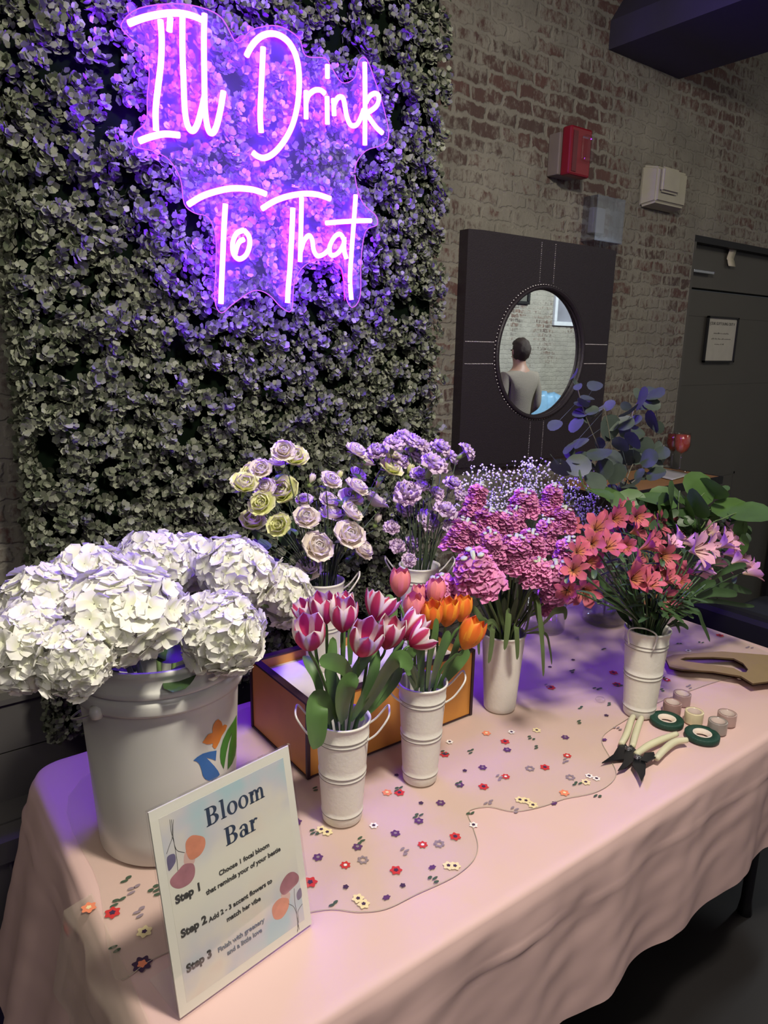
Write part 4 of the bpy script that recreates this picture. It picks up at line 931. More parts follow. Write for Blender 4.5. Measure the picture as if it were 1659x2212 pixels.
for (px, Y, d, k, s, lb) in tp:
    h = ony(*c7(*px), Y); flower('tulip', lb, 'tulip', 'pink and orange tulips', VO, h, d, TUL[k], s*1.1, .0032, M['leaf'], 0)
def loose_leaves(vase, name, label, mt, specs, w, cat='foliage', group=None):
    t = thing(name, label, cat, (vase[0], vase[1], vase[2]+.01), group)
    MB().tube([(0, 0, 0), (0, 0, vase[3]-vase[2]-.02)], .003, 6).build('stem', M['leaf'], t)
    for sp in specs:
        pts, Ys, ww = sp[0], sp[1], sp[2]; up = sp[3] if len(sp) > 3 else (0, -1, .3)
        b = MB(); P = [ony(*q, Y)-t.location for q, Y in zip(pts, Ys)]; leaf_mb(b, P, ww, up, .22, 6, (.45, 3)); b.build('leaf', mt, t)
    return t
L7 = lambda *a: [c7(*q) for q in a]
loose_leaves(VL, 'tulip_foliage', 'broad green tulip leaves filling the nearest vase', M['leaf'], [
    (L7((520, 1060), (480, 960), (430, 930), (420, 1010), (425, 1130), (430, 1235)), (1.04, 1.00, .98, .965, .963, .965), .030),
    (L7((470, 1010), (430, 800), (380, 700), (350, 640)), (1.04, 1.06, 1.08, 1.1), .015),
    (L7((560, 1060), (520, 850), (520, 680), (530, 520)), (1.03, 1.02, 1.02, 1.03), .016),
    (L7((570, 1060), (620, 850), (700, 700), (780, 600), (820, 560)), (1.03, 1.0, .99, .99, 1.0), .017),
    (L7((640, 1060), (740, 880), (790, 720), (800, 580)), (1.03, 1.01, 1.0, 1.01), .018),
    (L7((690, 1040), (800, 860), (880, 720), (960, 660), (1040, 720)), (1.04, 1.0, .97, .95, .95), .024),
    (L7((650, 800), (600, 720), (530, 680), (440, 672)), (1.0, .98, .96, .95), .021),
    (L7((600, 1060), (590, 960), (610, 840), (680, 760)), (1.02, .99, .975, .97), .028),
    (L7((700, 1050), (840, 900), (930, 780), (950, 700)), (1.06, 1.08, 1.08, 1.08), .018),
    (L7((640, 700), (640, 560), (650, 450), (655, 440)), (1.07, 1.07, 1.07, 1.07), .012),
    (L7((480, 1040), (560, 900), (510, 760), (500, 700)), (1.03, 1.05, 1.06, 1.06), .018),
    (L7((740, 1030), (870, 800), (940, 600), (1000, 430)), (1.07, 1.08, 1.07, 1.07), .015),
    (L7((880, 500), (915, 380), (900, 300), (880, 250)), (1.12, 1.13, 1.14, 1.15), .016)], .02)
loose_leaves(VO, 'tulip_foliage', 'green tulip leaves filling the vase of orange tulips', M['leaf'], [
    (L7((1100, 850), (1090, 700), (1090, 560), (1130, 470)), (1.04, 1.02, 1.01, 1.02), .017),
    (L7((1160, 850), (1190, 700), (1240, 560), (1270, 480)), (1.04, 1.01, 1.0, 1.0), .016),
    (L7((1210, 850), (1260, 760), (1340, 670), (1400, 600)), (1.06, 1.07, 1.08, 1.08), .022),
    (L7((1060, 850), (1020, 740), (1000, 650), (1060, 600)), (1.03, 1.0, .99, .98), .018),
    (L7((1130, 850), (1150, 650), (1180, 500), (1190, 400)), (1.03, 1.0, .99, .99), .012),
    (L7((1200, 850), (1290, 650), (1340, 520), (1390, 430)), (1.06, 1.05, 1.05, 1.05), .013),
    (L7((1080, 850), (1060, 780), (1030, 730), (1000, 760)), (1.04, 1.02, 1.0, .99), .014)], .02)

# ------------------------------------------------------------------ roses and carnations
def c6(x, y): return 480+x/2.86, 900+y/2.86
roses = [(380, 220, 'b', 1), (440, 270, 'c', 1.25), (345, 300, 'b', .95), (135, 440, 'c', 1.2), (185, 345, 'c', .9), (240, 335, 'b', .95), (270, 445, 'b', .9), (380, 475, 'c', 1.45), (250, 545, 'c', 1.1), (190, 660, 'c', 1.2), (360, 675, 'c', 1.0),
         (545, 410, 'kb', 1.0), (505, 525, 'b', .8), (520, 640, 'b', 1.2), (670, 620, 'b', 1.2), (782, 605, 'b', 1.15), (790, 515, 'b', 1.15), (930, 540, 'b', 1.4), (825, 450, 'b', 1.1), (828, 372, 'b', .95), (665, 405, 'b', .95), (715, 388, 'kc', 1.0), (650, 525, 'b', .9),
         (575, 820, 'b', 1.45), (535, 945, 'b', 1.15), (775, 750, 'b', 1.45), (855, 830, 'b', 1.15), (950, 660, 'kb', 1.2), (822, 222, 'b', 1.0), (1030, 245, 'c', 1.05), (1035, 330, 'c', 1.15), (1150, 355, 'kc', 1.25), (955, 440, 'kc', .9), (880, 290, 'b', .9)]
lab = rowlabels([(r[0], r[1]) for r in roses], 4, ('top', 'upper middle', 'lower middle', 'bottom'))
kn = dict(b='blush white spray rose', c='cream yellow spray rose', kb='blush rosebud', kc='cream green rosebud')
for i, (x, y, k, s) in enumerate(roses):
    cc = c6(x, y); Y = 1.36+.10*((i*7) % 5)/4+(.05 if y < 400 else -.03 if y > 700 else 0); h = ony(*cc, Y)
    hd = Vector((h.x-VR[0], h.y-VR[1]-.15, .10+.5*rnd.random()*max(.2, h.z-VR[3]))); 
    if k[0] != 'k': hd = hd.normalized()+Vector((rnd.gauss(-.1, .45), -.25+rnd.gauss(0, .2), .55+rnd.gauss(0, .25)))
    else: hd = Vector((.3, -.2, 1))
    me = {'b': ROSE_B[i % 2], 'c': ROSE_C[i % 2], 'kb': BUD_B, 'kc': BUD_C}[k]
    flower('spray_rose', kn[k]+' on the crate, '+lab[i], 'rose', 'spray roses', VR, h, hd, me, s*1.06, .0013, M['stem_dark'], .01, leaves=((.62, rnd.random()*6, .045, .2), (.75, rnd.random()*6, .04, .1)) if i % 2 == 0 else (), lw=.011)
carn = [(1300, 310, 1.35), (1140, 485, 1.35), (1260, 650, 1.2), (1165, 800, 1.0), (1372, 590, 1.15), (1420, 425, .95), (1472, 495, .85), (1402, 260, 1.0), (1500, 225, 1.05), (1345, 205, 1.1), (1240, 205, 1.0), (1130, 148, 1.15), (1058, 178, 1.0), (955, 225, .95), (1192, 172, 1.0), (1175, 245, 1.0), (1450, 655, 1.0), (1325, 480, .75), (1045, 690, .8), (1120, 575, .9), (1152, 890, .75), (1080, 805, .8), (1210, 360, .8), (1095, 285, 1.0), (1395, 690, .8), (1230, 440, .8)]
lab = rowlabels([(r[0], r[1]) for r in carn], 3, ('top', 'middle', 'bottom'))
for i, (x, y, s) in enumerate(carn):
    Y = 1.33+.09*((i*5) % 4)/3+(.06 if y < 300 else -.02); h = ony(*c6(x, y), Y)
    hd = Vector(((h.x-VC[0])*3+rnd.gauss(0, .15), -.55+rnd.gauss(0, .15), .75))
    flower('mini_carnation', 'lavender mini carnation on the crate, '+lab[i], 'carnation', 'lavender mini carnations', VC, h, hd, CARN[i % 2], s*1.2, .0013, M['stem_dark'], .015, leaves=((.6, rnd.random()*6, .05, .8),) if i % 2 else (), lw=.003)
# loose dark carnation and rose stems bunched above the rims
for nm, vs_, n in (('carnation_foliage', VC, 26), ('rose_foliage', VR, 20)):
    t = thing(nm, 'thin dark stem bunch under the %s blooms in the vase on the crate' % nm.split('_')[0], 'foliage', (vs_[0], vs_[1], vs_[2]+.008))
    b = MB()
    for k in range(n):
        a = rnd.random()*6.28; r0 = .03*rnd.random(); r1 = r0+.05*rnd.random(); b.tube(catmull([(r0*math.cos(a)*.6, r0*math.sin(a)*.6, 0), (r0*1.3*math.cos(a), r0*1.3*math.sin(a), .22), (r1*math.cos(a+.3), r1*math.sin(a+.3), .22+.09+.1*rnd.random())], 4), .0012, 5)
    o = b.build('stem_bundle', M['stem_dark'], t); o['kind'] = 'stuff'

# ------------------------------------------------------------------ pink stock
def c8(x, y): return 880+x/3.814, 980+y/3.814
st = [((590, 1080), (480, 770), 1.08, 1, 1.30, 'fullest pink stock spike with a grey green tip at the front left'),
      ((300, 1200), (200, 990), 1.14, 1, 1.0, 'shaded pink stock spike lowest left, behind the pink tulips'),
      ((400, 800), (440, 560), 1.20, 0, 1.0, 'pink stock spike at the left side of the bunch'),
      ((520, 520), (545, 280), 1.28, 2, .80, 'slim violet lit stock spike reaching highest at the left'),
      ((610, 700), (630, 480), 1.22, 0, .95, 'pink stock spike in the upper left centre'),
      ((860, 930), (850, 650), 1.12, 0, 1.05, 'pink stock spike at the middle of the bunch'),
      ((1000, 830), (990, 600), 1.14, 1, .95, 'pink stock spike right of the middle'),
      ((1060, 1060), (1030, 880), 1.08, 1, .85, 'short pink stock spike above the drooping leaves'),
      ((1240, 1150), (1170, 850), 1.07, 0, 1.1, 'pink stock spike hanging lowest at the right'),
      ((960, 480), (930, 280), 1.26, 1, .95, 'pink stock spike at the top centre'),
      ((1170, 480), (1160, 300), 1.24, 0, .85, 'pink stock spike at the top right'),
      ((1250, 620), (1260, 420), 1.20, 1, .95, 'pink stock spike at the upper right edge'),
      ((1310, 960), (1280, 680), 1.10, 2, .95, 'stock spike with many pale buds at the right edge'),
      ((740, 720), (750, 520), 1.22, 0, .9, 'violet lit stock spike left of the middle'),
      ((860, 620), (850, 440), 1.26, 1, .8, 'small stock spike behind the middle'),
      ((1120, 780), (1110, 560), 1.18, 0, .95, 'pink stock spike between the middle and right edge'),
      ((1140, 1290), (1100, 1180), 1.14, 1, .55, 'small shaded stock cluster under the right side of the bunch'),
      ((700, 860), (640, 700), 1.14, 0, .8, 'pink stock spike just above the fullest front one')]
for i, (p0, p1, Y, k, s, lb) in enumerate(st):
    a = ony(*c8(*p0), Y); c = ony(*c8(*p1), Y+.01); d = c-a; 
    ln = (.15, .12, .17)[k]; sz = min(1.25, max(.6, d.length/ln)); 
    flower('stock_spike', lb, 'stock flower', 'pink stock spikes', VP, a, d+Vector((0, -.02, 0)), STOCK[k], (s*1.18, s*1.18, sz), .0030, M['leaf_grey'], .0)
def L8(*a): return [c8(*q) for q in a]
FP = loose_leaves(VP, 'stock_foliage', 'long drooping grey green leaves spilling over the plain white vase', M['leaf_grey'], [
    (L8((720, 1480), (700, 1430), (690, 1560), (670, 1730)), (1.15, 1.12, 1.12, 1.125), .012),
    (L8((830, 1400), (830, 1300), (820, 1440), (800, 1620)), (1.16, 1.13, 1.12, 1.12), .014),
    (L8((860, 1460), (890, 1420), (900, 1540), (905, 1700)), (1.15, 1.12, 1.115, 1.12), .012),
    (L8((960, 1480), (1060, 1200), (1090, 1400), (1110, 1600), (1120, 1840)), (1.15, 1.08, 1.07, 1.07, 1.075), .011),
    (L8((980, 1460), (1030, 1150), (1080, 1350), (1120, 1500)), (1.15, 1.10, 1.08, 1.08), .014),
    (L8((960, 1470), (1110, 1400), (1210, 1300), (1290, 1290), (1300, 1370)), (1.15, 1.10, 1.07, 1.06, 1.06), .013),
    (L8((940, 1450), (1080, 1180), (1160, 1150), (1270, 1260)), (1.16, 1.10, 1.08, 1.07), .007),
    (L8((980, 1480), (1130, 1480), (1170, 1600), (1190, 1740)), (1.15, 1.11, 1.11, 1.115), .006),
    (L8((650, 1460), (600, 1430), (585, 1560), (590, 1660)), (1.17, 1.15, 1.15, 1.15), .007),
    (L8((800, 1470), (760, 1300), (720, 1150), (650, 1050)), (1.17, 1.16, 1.16, 1.16), .012),
    (L8((700, 1470), (600, 1350), (540, 1280), (500, 1300)), (1.18, 1.16, 1.16, 1.15), .012),
    (L8((880, 1470), (900, 1250), (940, 1050), (1000, 930)), (1.17, 1.17, 1.17, 1.17), .013),
    (L8((760, 1470), (700, 1380), (620, 1420), (560, 1450)), (1.18, 1.14, 1.12, 1.12), .009)], .012)
t = FP; b = MB()
for k in range(16):
    a = rnd.random()*6.28; r0 = .036*math.sqrt(rnd.random()); b.tube(catmull([(r0*math.cos(a)*.6, r0*math.sin(a)*.6, 0), (r0*math.cos(a), r0*math.sin(a), .21), (r0*2.1*math.cos(a), r0*2.1*math.sin(a), .36)], 4), .0028, 5)
    leaf_mb(b, [(r0*math.cos(a), r0*math.sin(a), .22), (r0*1.8*math.cos(a), r0*1.8*math.sin(a), .27), (r0*2.8*math.cos(a), r0*2.8*math.sin(a), .33)], .011, (math.cos(a), math.sin(a), -.3))
b.build('stem_bundle', M['leaf_dark'], t)['kind'] = 'stuff'

# ------------------------------------------------------------------ alstroemeria
def c3(x, y): return 1180+x/3.4635, 1050+y/3.4635
ar = [(380, 310, 1.1), (520, 240, 1.05), (615, 200, 1.1), (560, 345, 1.0), (680, 335, 1.0), (755, 450, 1.2), (840, 290, 1.1), (760, 250, 1.0), (470, 440, 1.0), (320, 560, 1.05), (290, 785, 1.05), (190, 300, .9), (210, 620, .85), (660, 690, 1.25), (850, 640, 1.0), (985, 640, 1.15), (885, 530, 1.0), (860, 835, 1.15), (965, 800, 1.0), (790, 930, 1.1), (700, 560, .9), (150, 780, .85), (450, 280, 1.0), (930, 250, .8), (340, 420, .9), (600, 450, .85), (640, 250, .85), (720, 640, .9), (790, 720, .9), (920, 700, .9), (830, 400, .9), (400, 380, .9), (250, 480, .8), (1010, 720, .8), (910, 890, .85), (560, 160, .8), (690, 230, .9)]
ap = [(1120, 480, 1.4), (1320, 440, 1.3), (1290, 570, 1.2), (905, 390, 1.1), (1000, 385, 1.0), (1205, 340, 1.05), (1345, 330, 1.2), (1120, 640, 1.3), (1430, 550, 1.1), (1520, 640, 1.15), (1400, 400, .95), (1060, 420, .9), (1230, 450, 1.0), (1370, 500, 1.0), (1180, 560, 1.0), (1480, 580, 1.0), (1260, 350, .9), (940, 440, .9)]
for lst, me, nm, grp in ((ar, ALS_R, 'coral red alstroemeria bloom', 'coral red alstroemeria'), (ap, ALS_P, 'pale pink alstroemeria bloom', 'pale pink alstroemeria')):
    lab = rowlabels([(r[0], r[1]) for r in lst], 3 if lst is ar else 2, ('top', 'middle', 'bottom') if lst is ar else ('upper', 'lower'))
    for i, (x, y, s) in enumerate(lst):
        Y = .97+.12*((i*5) % 4)/3+(.10 if y < 400 else 0)-(.07 if y > 600 else 0); h = ony(*c3(x, y), Y)
        hd = Vector(((h.x-VA[0])*1.5+rnd.gauss(-.15, .25), -.65+rnd.gauss(0, .2), .45+rnd.gauss(0, .2)-(.5 if y > 760 else 0)))
        flower('alstroemeria', nm+', '+lab[i], 'alstroemeria', grp, VA, h-hd.normalized()*.02, hd, me[i % 2], s*1.12, .0022, M['leaf_dark'], .0, leaves=((.55, rnd.random()*6, .07, .3), (.7, rnd.random()*6, .06, .2)), lw=.010)
def L3(*a): return [c3(*q) for q in a]
FA = loose_leaves(VA, 'alstroemeria_foliage', 'narrow dark leaves hanging around the neck of the rightmost vase', M['leaf_dark'], [
    (L3((860, 1080), (1100, 930), (1170, 1040), (1225, 1165)), (.98, .93, .92, .92), .011),
    (L3((880, 1050), (960, 1020), (1000, 1100)), (.98, .95, .95), .009),
    (L3((900, 1060), (1000, 1030), (1065, 1070)), (.97, .94, .93), .009),
    (L3((620, 1020), (520, 850), (420, 730), (360, 640)), (1.0, 1.02, 1.05, 1.06), .016),
    (L3((640, 1040), (560, 960), (500, 860), (420, 800)), (1.0, 1.0, 1.02, 1.04), .014),
    (L3((700, 1040), (640, 800), (560, 640), (500, 560)), (1.0, 1.0, 1.03, 1.06), .016),
    (L3((820, 1050), (940, 920), (1060, 820), (1180, 740), (1270, 720)), (1.0, .98, .97, .95, .94), .018),
    (L3((840, 1050), (1000, 900), (1200, 800), (1350, 800), (1430, 810)), (1.0, .98, .96, .94, .93), .018),
    (L3((840, 1040), (1050, 880), (1250, 860), (1450, 890), (1560, 900)), (1.02, 1.02, 1.0, 1.0, 1.0), .010),
    (L3((1250, 700), (1330, 640), (1420, 600), (1500, 590)), (.95, .93, .92, .92), .013),
    (L3((1150, 760), (1300, 750), (1400, 760), (1540, 800)), (1.0, .98, .97, .97), .016),
    (L3((780, 1050), (760, 900), (740, 760), (720, 650)), (.99, .99, 1.0, 1.0), .016),
    (L3((800, 1050), (860, 950), (950, 850), (1020, 760)), (.97, .96, .95, .95), .016),
    (L3((740, 1050), (700, 930), (660, 860), (600, 820)), (.97, .96, .97, .98), .014)], .012)
t = FA; b = MB()
for k in range(30):
    a = rnd.random()*6.28; r0 = .036*math.sqrt(rnd.random()); e = Vector((math.cos(a), math.sin(a), 0)); r1 = r0*2.6+.03
    b.tube(catmull([e*r0*.6, e*r0+Vector((0, 0, .235)), e*r1+Vector((0, 0, .37))], 4), .0022, 5)
    for q in range(2):
        a2 = a+rnd.gauss(0, .8); f = Vector((math.cos(a2), math.sin(a2), .3)); s0 = e*(r0*1.7)+Vector((0, 0, .28+.05*rnd.random())); leaf_mb(b, [s0, s0+f*.035, s0+f*.075-Vector((0, 0, .015))], .010, (0, 0, 1))
b.build('stem_bundle', M['leaf_dark'], t)['kind'] = 'stuff'

# ------------------------------------------------------------------ clear vase, eucalyptus, broad leaves, baby's breath
GX, GY = 2.05, 1.425
t = thing('glass_vase', 'clear glass vase of water at the back right of the table', 'vase', (GX, GY, TZ+.005))
MB().lathe([(0, 0), (.068, 0), (.075, .006), (.072, .05), (.064, .12), (.066, .19), (.078, .24), (.076, .241), (.063, .19), (.061, .12), (.069, .05), (.071, .01), (0, .008)], 48).build('body', M['glass'], t)
MB().lathe([(0, .010), (.0665, .011), (.0675, .05), (.0605, .12), (0, .12)], 48).build('water', glass('water', (.75, .8, .9), .02, .4), t)
GV = (GX, GY, TZ+.02, TZ+.24, .06)
def c2(x, y): return 1180+x/3.4635, 800+y/3.4635
def round_leaf(b, c, d, nrm, r, mi=0, asp=1.15):
    d = Vector(d).normalized(); nrm = Vector(nrm).normalized(); s = d.cross(nrm); s = s.normalized() if s.length > 1e-6 else d.orthogonal().normalized(); nn = s.cross(d); vs = []; n = 12
    for k in range(n):
        a = 2*PI*k/n; vs.append(Vector(c)+d*(r*asp*(1+math.cos(a)))+s*(r*math.sin(a))+nn*(.18*r*math.sin(a)**2-.1*r*(1+math.cos(a))**2*.3))
    vs.append(Vector(c)+d*r*asp); b.add(vs, [(k, (k+1) % n, n) for k in range(n)], mi, None, True)
euc = [ # branch polyline (c2 px), Y, leaves (c2 px, radius px in the frame)
  ([(520, 900), (400, 600), (290, 330), (230, 120), (200, 30)], 1.42, [((270, 250), 17), ((260, 320), 15), ((210, 30), 13), ((235, 120), 9), ((70, 405), 14), ((360, 120), 16), ((440, 270), 20), ((230, 400), 16)]),
  ([(540, 900), (500, 650), (460, 400), (430, 280)], 1.38, [((470, 420), 26), ((350, 300), 12), ((580, 400), 17), ((630, 470), 24), ((260, 540), 17), ((200, 560), 20), ((400, 620), 24)]),
  ([(560, 900), (620, 600), (640, 350), (700, 220), (820, 140)], 1.36, [((620, 310), 22), ((710, 220), 24), ((800, 180), 22), ((780, 250), 16), ((600, 270), 10), ((795, 370), 22), ((840, 420), 12)]),
  ([(580, 900), (650, 700), (760, 600), (850, 600)], 1.34, [((610, 660), 27), ((720, 600), 23), ((760, 660), 20), ((850, 620), 17), ((800, 700), 18), ((560, 560), 18), ((650, 530), 20)]),
  ([(500, 900), (380, 760), (240, 700), (80, 700)], 1.36, [((110, 720), 21), ((225, 710), 22), ((310, 730), 15), ((180, 620), 13), ((280, 660), 18), ((420, 750), 24), ((520, 780), 22), ((360, 820), 22)]),
  ([(600, 900), (720, 800), (820, 720), (880, 560)], 1.32, [((840, 570), 14), ((700, 800), 22), ((640, 850), 22), ((810, 780), 18), ((500, 680), 20), ((870, 680), 13)])]
elab = ['tallest eucalyptus branch, crossing the mirror edge', 'eucalyptus branch in the middle of the glass vase', 'violet lit eucalyptus branch leaning right above the others', 'eucalyptus branch leaning right near the red drinks', 'low eucalyptus branch pointing left over the baby’s breath', 'short dark eucalyptus branch at the right of the glass vase']
for i, (br_, Y, lv) in enumerate(euc):
    t = thing('eucalyptus_branch', elab[i], 'eucalyptus', (GX, GY, TZ+.03), 'eucalyptus branches'); O = t.location.copy()
    P = [Vector((0, 0, 0)), Vector((0, 0, .22))]+[ony(*c2(*q), Y)-O for q in br_]; Pc = catmull(P, 4)
    MB().tube(Pc, [.0026*(1-.5*k/len(Pc)) for k in range(len(Pc))], 6).build('stem', mat('grey brown twig', (.16, .15, .11), .7), t)
    b = MB()
    for (q, r) in lv:
        c = ony(*c2(*q), Y+rnd.uniform(-.05, .04))-O; near = min(Pc, key=lambda z: (z-c).length); d = (c-near); d = d.normalized() if d.length > .004 else Vector((rnd.gauss(0, 1), -.3, 1)).normalized()
        R_m = r*1.6/1000; b.tube([near, c-d*R_m*.9], .0008, 4); round_leaf(b, c-d*R_m*1.0, d, (rnd.gauss(-.9, .35), rnd.gauss(-.25, .35), .6+rnd.gauss(0, .4)), R_m)
        for _ in range(1):
            a = Pc[rnd.randrange(6, len(Pc))]; d2 = Vector((rnd.gauss(0, 1), rnd.gauss(0, .5), rnd.gauss(.4, .6))).normalized(); round_leaf(b, a, d2, (rnd.gauss(0, .4), -.5, 1), .014+.008*rnd.random())
    b.build('foliage', M['euc'], t)
sal = [([(600, 1000), (500, 960), (380, 920), (280, 860)], 1.28, [((275, 845), 23), ((380, 915), 24), ((500, 950), 26)], 'round leaved green branch at the left below the eucalyptus'),
       ([(700, 1050), (680, 960), (760, 940), (870, 940)], 1.24, [((640, 990), 28), ((780, 960), 26), ((860, 950), 24), ((560, 990), 22)], 'green branch with glossy round leaves behind the red alstroemeria'),
       ([(900, 1150), (980, 1110), (990, 980), (1000, 900)], 1.18, [((930, 1020), 40), ((1010, 960), 30), ((880, 1060), 30)], 'broad olive leaf branch below the wooden side table'),
       ([(1050, 1110), (1120, 1020), (1180, 920), (1310, 900)], 1.16, [((1120, 1010), 30), ((1160, 900), 30), ((1230, 900), 30), ((1310, 895), 12), ((1060, 1040), 22)], 'greyish violet leaf branch right of the broad olive leaf'),
       ([(1180, 1200), (1320, 1110), (1450, 1060), (1560, 1060)], 1.08, [((1410, 1050), 30), ((1500, 1070), 32), ((1440, 1180), 22), ((1470, 1290), 18)], 'olive leaf branch reaching to the far right over the pink alstroemeria'),
       ([(1100, 1250), (1180, 1150), (1210, 1060), (1270, 1010)], 1.16, [((1190, 1080), 20), ((1250, 1060), 20), ((1080, 1130), 24), ((1000, 1160), 22), ((1150, 1180), 20)], 'dark green leaf branch above the pale pink alstroemeria')]
SV = thing('glass_jar', 'low clear glass jar hidden behind the alstroemeria, holding green branches', 'jar', (1.93, 1.19, TZ+.005))
MB().lathe([(0, 0), (.05, 0), (.055, .01), (.055, .16), (.05, .17), (.048, .17), (.051, .15), (.051, .01), (0, .006)], 32).build('body', M['glass'], SV)
for (br_, Y, lv, lb) in sal:
    t = thing('leaf_branch', lb, 'foliage', (1.93, 1.19, TZ+.02), 'broad green leaf branches'); O = t.location.copy()
    P = [Vector((0, 0, 0)), Vector((-.02, 0, .16))]+[ony(*c2(*q), Y)-O for q in br_]; Pc = catmull(P, 4)
    MB().tube(Pc, .0018, 6).build('stem', M['stem'], t); b = MB()
    for (q, r) in lv:
        c = ony(*c2(*q), Y+rnd.uniform(-.03, .02))-O; near = min(Pc, key=lambda z: (z-c).length); d = c-near; d = d.normalized() if d.length > .004 else Vector((.5, -.2, .6)).normalized(); R_m = r*1.7/1000
        b.tube([near, c-d*R_m*.9], .0008, 4); round_leaf(b, c-d*R_m, d, (rnd.gauss(-.1, .3), -1.0, .9+rnd.gauss(0, .25)), R_m, 0, 1.2)
    b.build('foliage', M['salal'], t)
t = thing('leaf_spray', 'dense dark greenery filling the gap behind the alstroemeria', 'foliage', (1.93, 1.19, TZ+.02)); b = MB(); O = t.location
for k in range(120):
    x = rnd.uniform(560, 1500); y = rnd.uniform(1060, 1330)+(x-560)*.05; c = ony(*c2(x, y), rnd.uniform(1.12, 1.26))-O; d = Vector((rnd.gauss(0, 1), rnd.gauss(0, .4), rnd.gauss(.5, .5))).normalized(); round_leaf(b, c, d, (rnd.gauss(0, .4), -.8, .8), rnd.uniform(.012, .020), 0, 1.5)
for k in range(14): c = ony(*c2(rnd.uniform(700, 1400), 1150), 1.19)-O; b.tube(catmull([(0, 0, .0), (0, 0, .15), c*.6+Vector((0, 0, .07)), c], 4), .0016, 5)
b.build('foliage', M['leaf_dark'], t)['kind'] = 'stuff'
# small cluster of dark leaves behind the hydrangeas, left of the rose vase
t = thing('rose_leaves', 'dark rose leaves above the right hydrangeas, in front of the hedge', 'foliage', (VR[0], VR[1], VR[2]+.02)); b = MB(); O = t.location
for (x, y, r) in ((560, 1165, 24), (585, 1175, 26), (620, 1180, 30), (640, 1165, 20), (575, 1200, 22), (655, 1190, 18), (610, 1215, 26)):
    c = ony(x, y, 1.46)-O; round_leaf(b, c, (rnd.gauss(-.4, .3), 0, rnd.gauss(0, .4)), (0, -.5, 1), r*.0009, 0, 1.3); b.tube([(-.01, 0, .2), c], .001, 4)
b.build('foliage', M['leaf_dark'], t)

for k, (x0, x1, y0, y1, lb) in enumerate(((985, 1105, 1000, 1150, 'cloud of baby’s breath left, beside the lavender carnations'), (1080, 1210, 985, 1110, 'cloud of baby’s breath in the centre below the mirror'), (1190, 1320, 1010, 1150, 'cloud of baby’s breath right, under the eucalyptus'))):
    bx = ony((x0+x1)/2, 1340, 1.5); base = Vector((1.80+.02*k, 1.50, TZ+.02))
    t = thing('babys_breath', lb, 'baby’s breath', base, 'baby’s breath sprays'); b = MB(); s_ = MB()
    for q in range(560):
        u, v = rnd.gauss(.5, .27), rnd.random()**.8
        if not -.15 < u < 1.15: continue
        c = ony(x0+(x1-x0)*u, y0+(y1-y0)*v+30*(u-.5)**2*4, 1.50+rnd.uniform(-.08, .06))-base; r = rnd.uniform(.0018, .0046)
        bm = bmesh.new(); bmesh.ops.create_icosphere(bm, subdivisions=1, radius=r); bmesh.ops.translate(bm, verts=bm.verts, vec=c); b.bm(bm)
        if q % 2 == 0: s_.tube([c-Vector((rnd.gauss(0, .012), rnd.gauss(0, .01), .05)), c], .0004, 3)
    mid = ony((x0+x1)/2, y1, 1.50)-base
    for q in range(16):
        e = ony(x0+(x1-x0)*rnd.random(), y0+(y1-y0)*(.4+.5*rnd.random()), 1.5)-base; s_.tube(catmull([Vector((0, 0, 0)), Vector((0, 0, .12)), mid*.8, e], 4), .0009, 4)
    b.build('blossoms', M['gyp'], t)['kind'] = 'stuff'; s_.build('stems', M['stem_dark'], t)
t = thing('glass_cylinder', 'clear cylinder vase behind the pink stock, holding baby’s breath', 'vase', (1.82, 1.50, TZ+.005))
MB().lathe([(0, 0), (.068, 0), (.07, .005), (.07, .16), (.067, .16), (.067, .006), (0, .005)], 48).build('body', M['glass'], t)

# ------------------------------------------------------------------ table sign
A0 = onz(388, 2200, TZ+.004); B0 = onz(672, 1995, TZ+.004); e = (B0-A0); e.z = 0; SW = e.length; e.normalize(); nb_ = Vector((-e.y, e.x, 0)); th = math.radians(10.5); SH = .312
t = thing('bloom_bar_sign', 'clear acrylic table sign reading Bloom Bar beside the white bucket', 'sign', A0)
Rm = Matrix((e, nb_*math.cos(th)-Vector((0, 0, math.sin(th))), nb_*math.sin(th)+Vector((0, 0, math.cos(th))))).transposed().to_4x4()
t.rotation_mode = 'QUATERNION'; t.rotation_quaternion = Rm.to_quaternion()
b = MB(); b.box((-.002, -.0052, 0), (SW+.002, -.0042, SH+.002)); b.box((-.002, .0018, 0), (SW+.002, .0030, SH+.002)); b.box((-.002, -.0052, SH+.002), (SW+.002, .0026, SH+.003)); b.build('acrylic_holder', M['clear'], t)
Ri = Rm.to_3x3().inverted(); b = MB(); f0 = Ri @ (nb_*.09); b.add([(0, 0, 0), (SW, 0, 0), Vector((SW, 0, 0))+f0, f0], [(0, 1, 2, 3)], 0, None, False); o = b.build('acrylic_foot', M['clear'], t); o.modifiers.new('s', 'SOLIDIFY').thickness = .0015
paper = MB().box((0, -.002, .001), (SW, .001, SH)).build('paper', mat('ivory card', (.80, .79, .68), .55, var=.02), t)
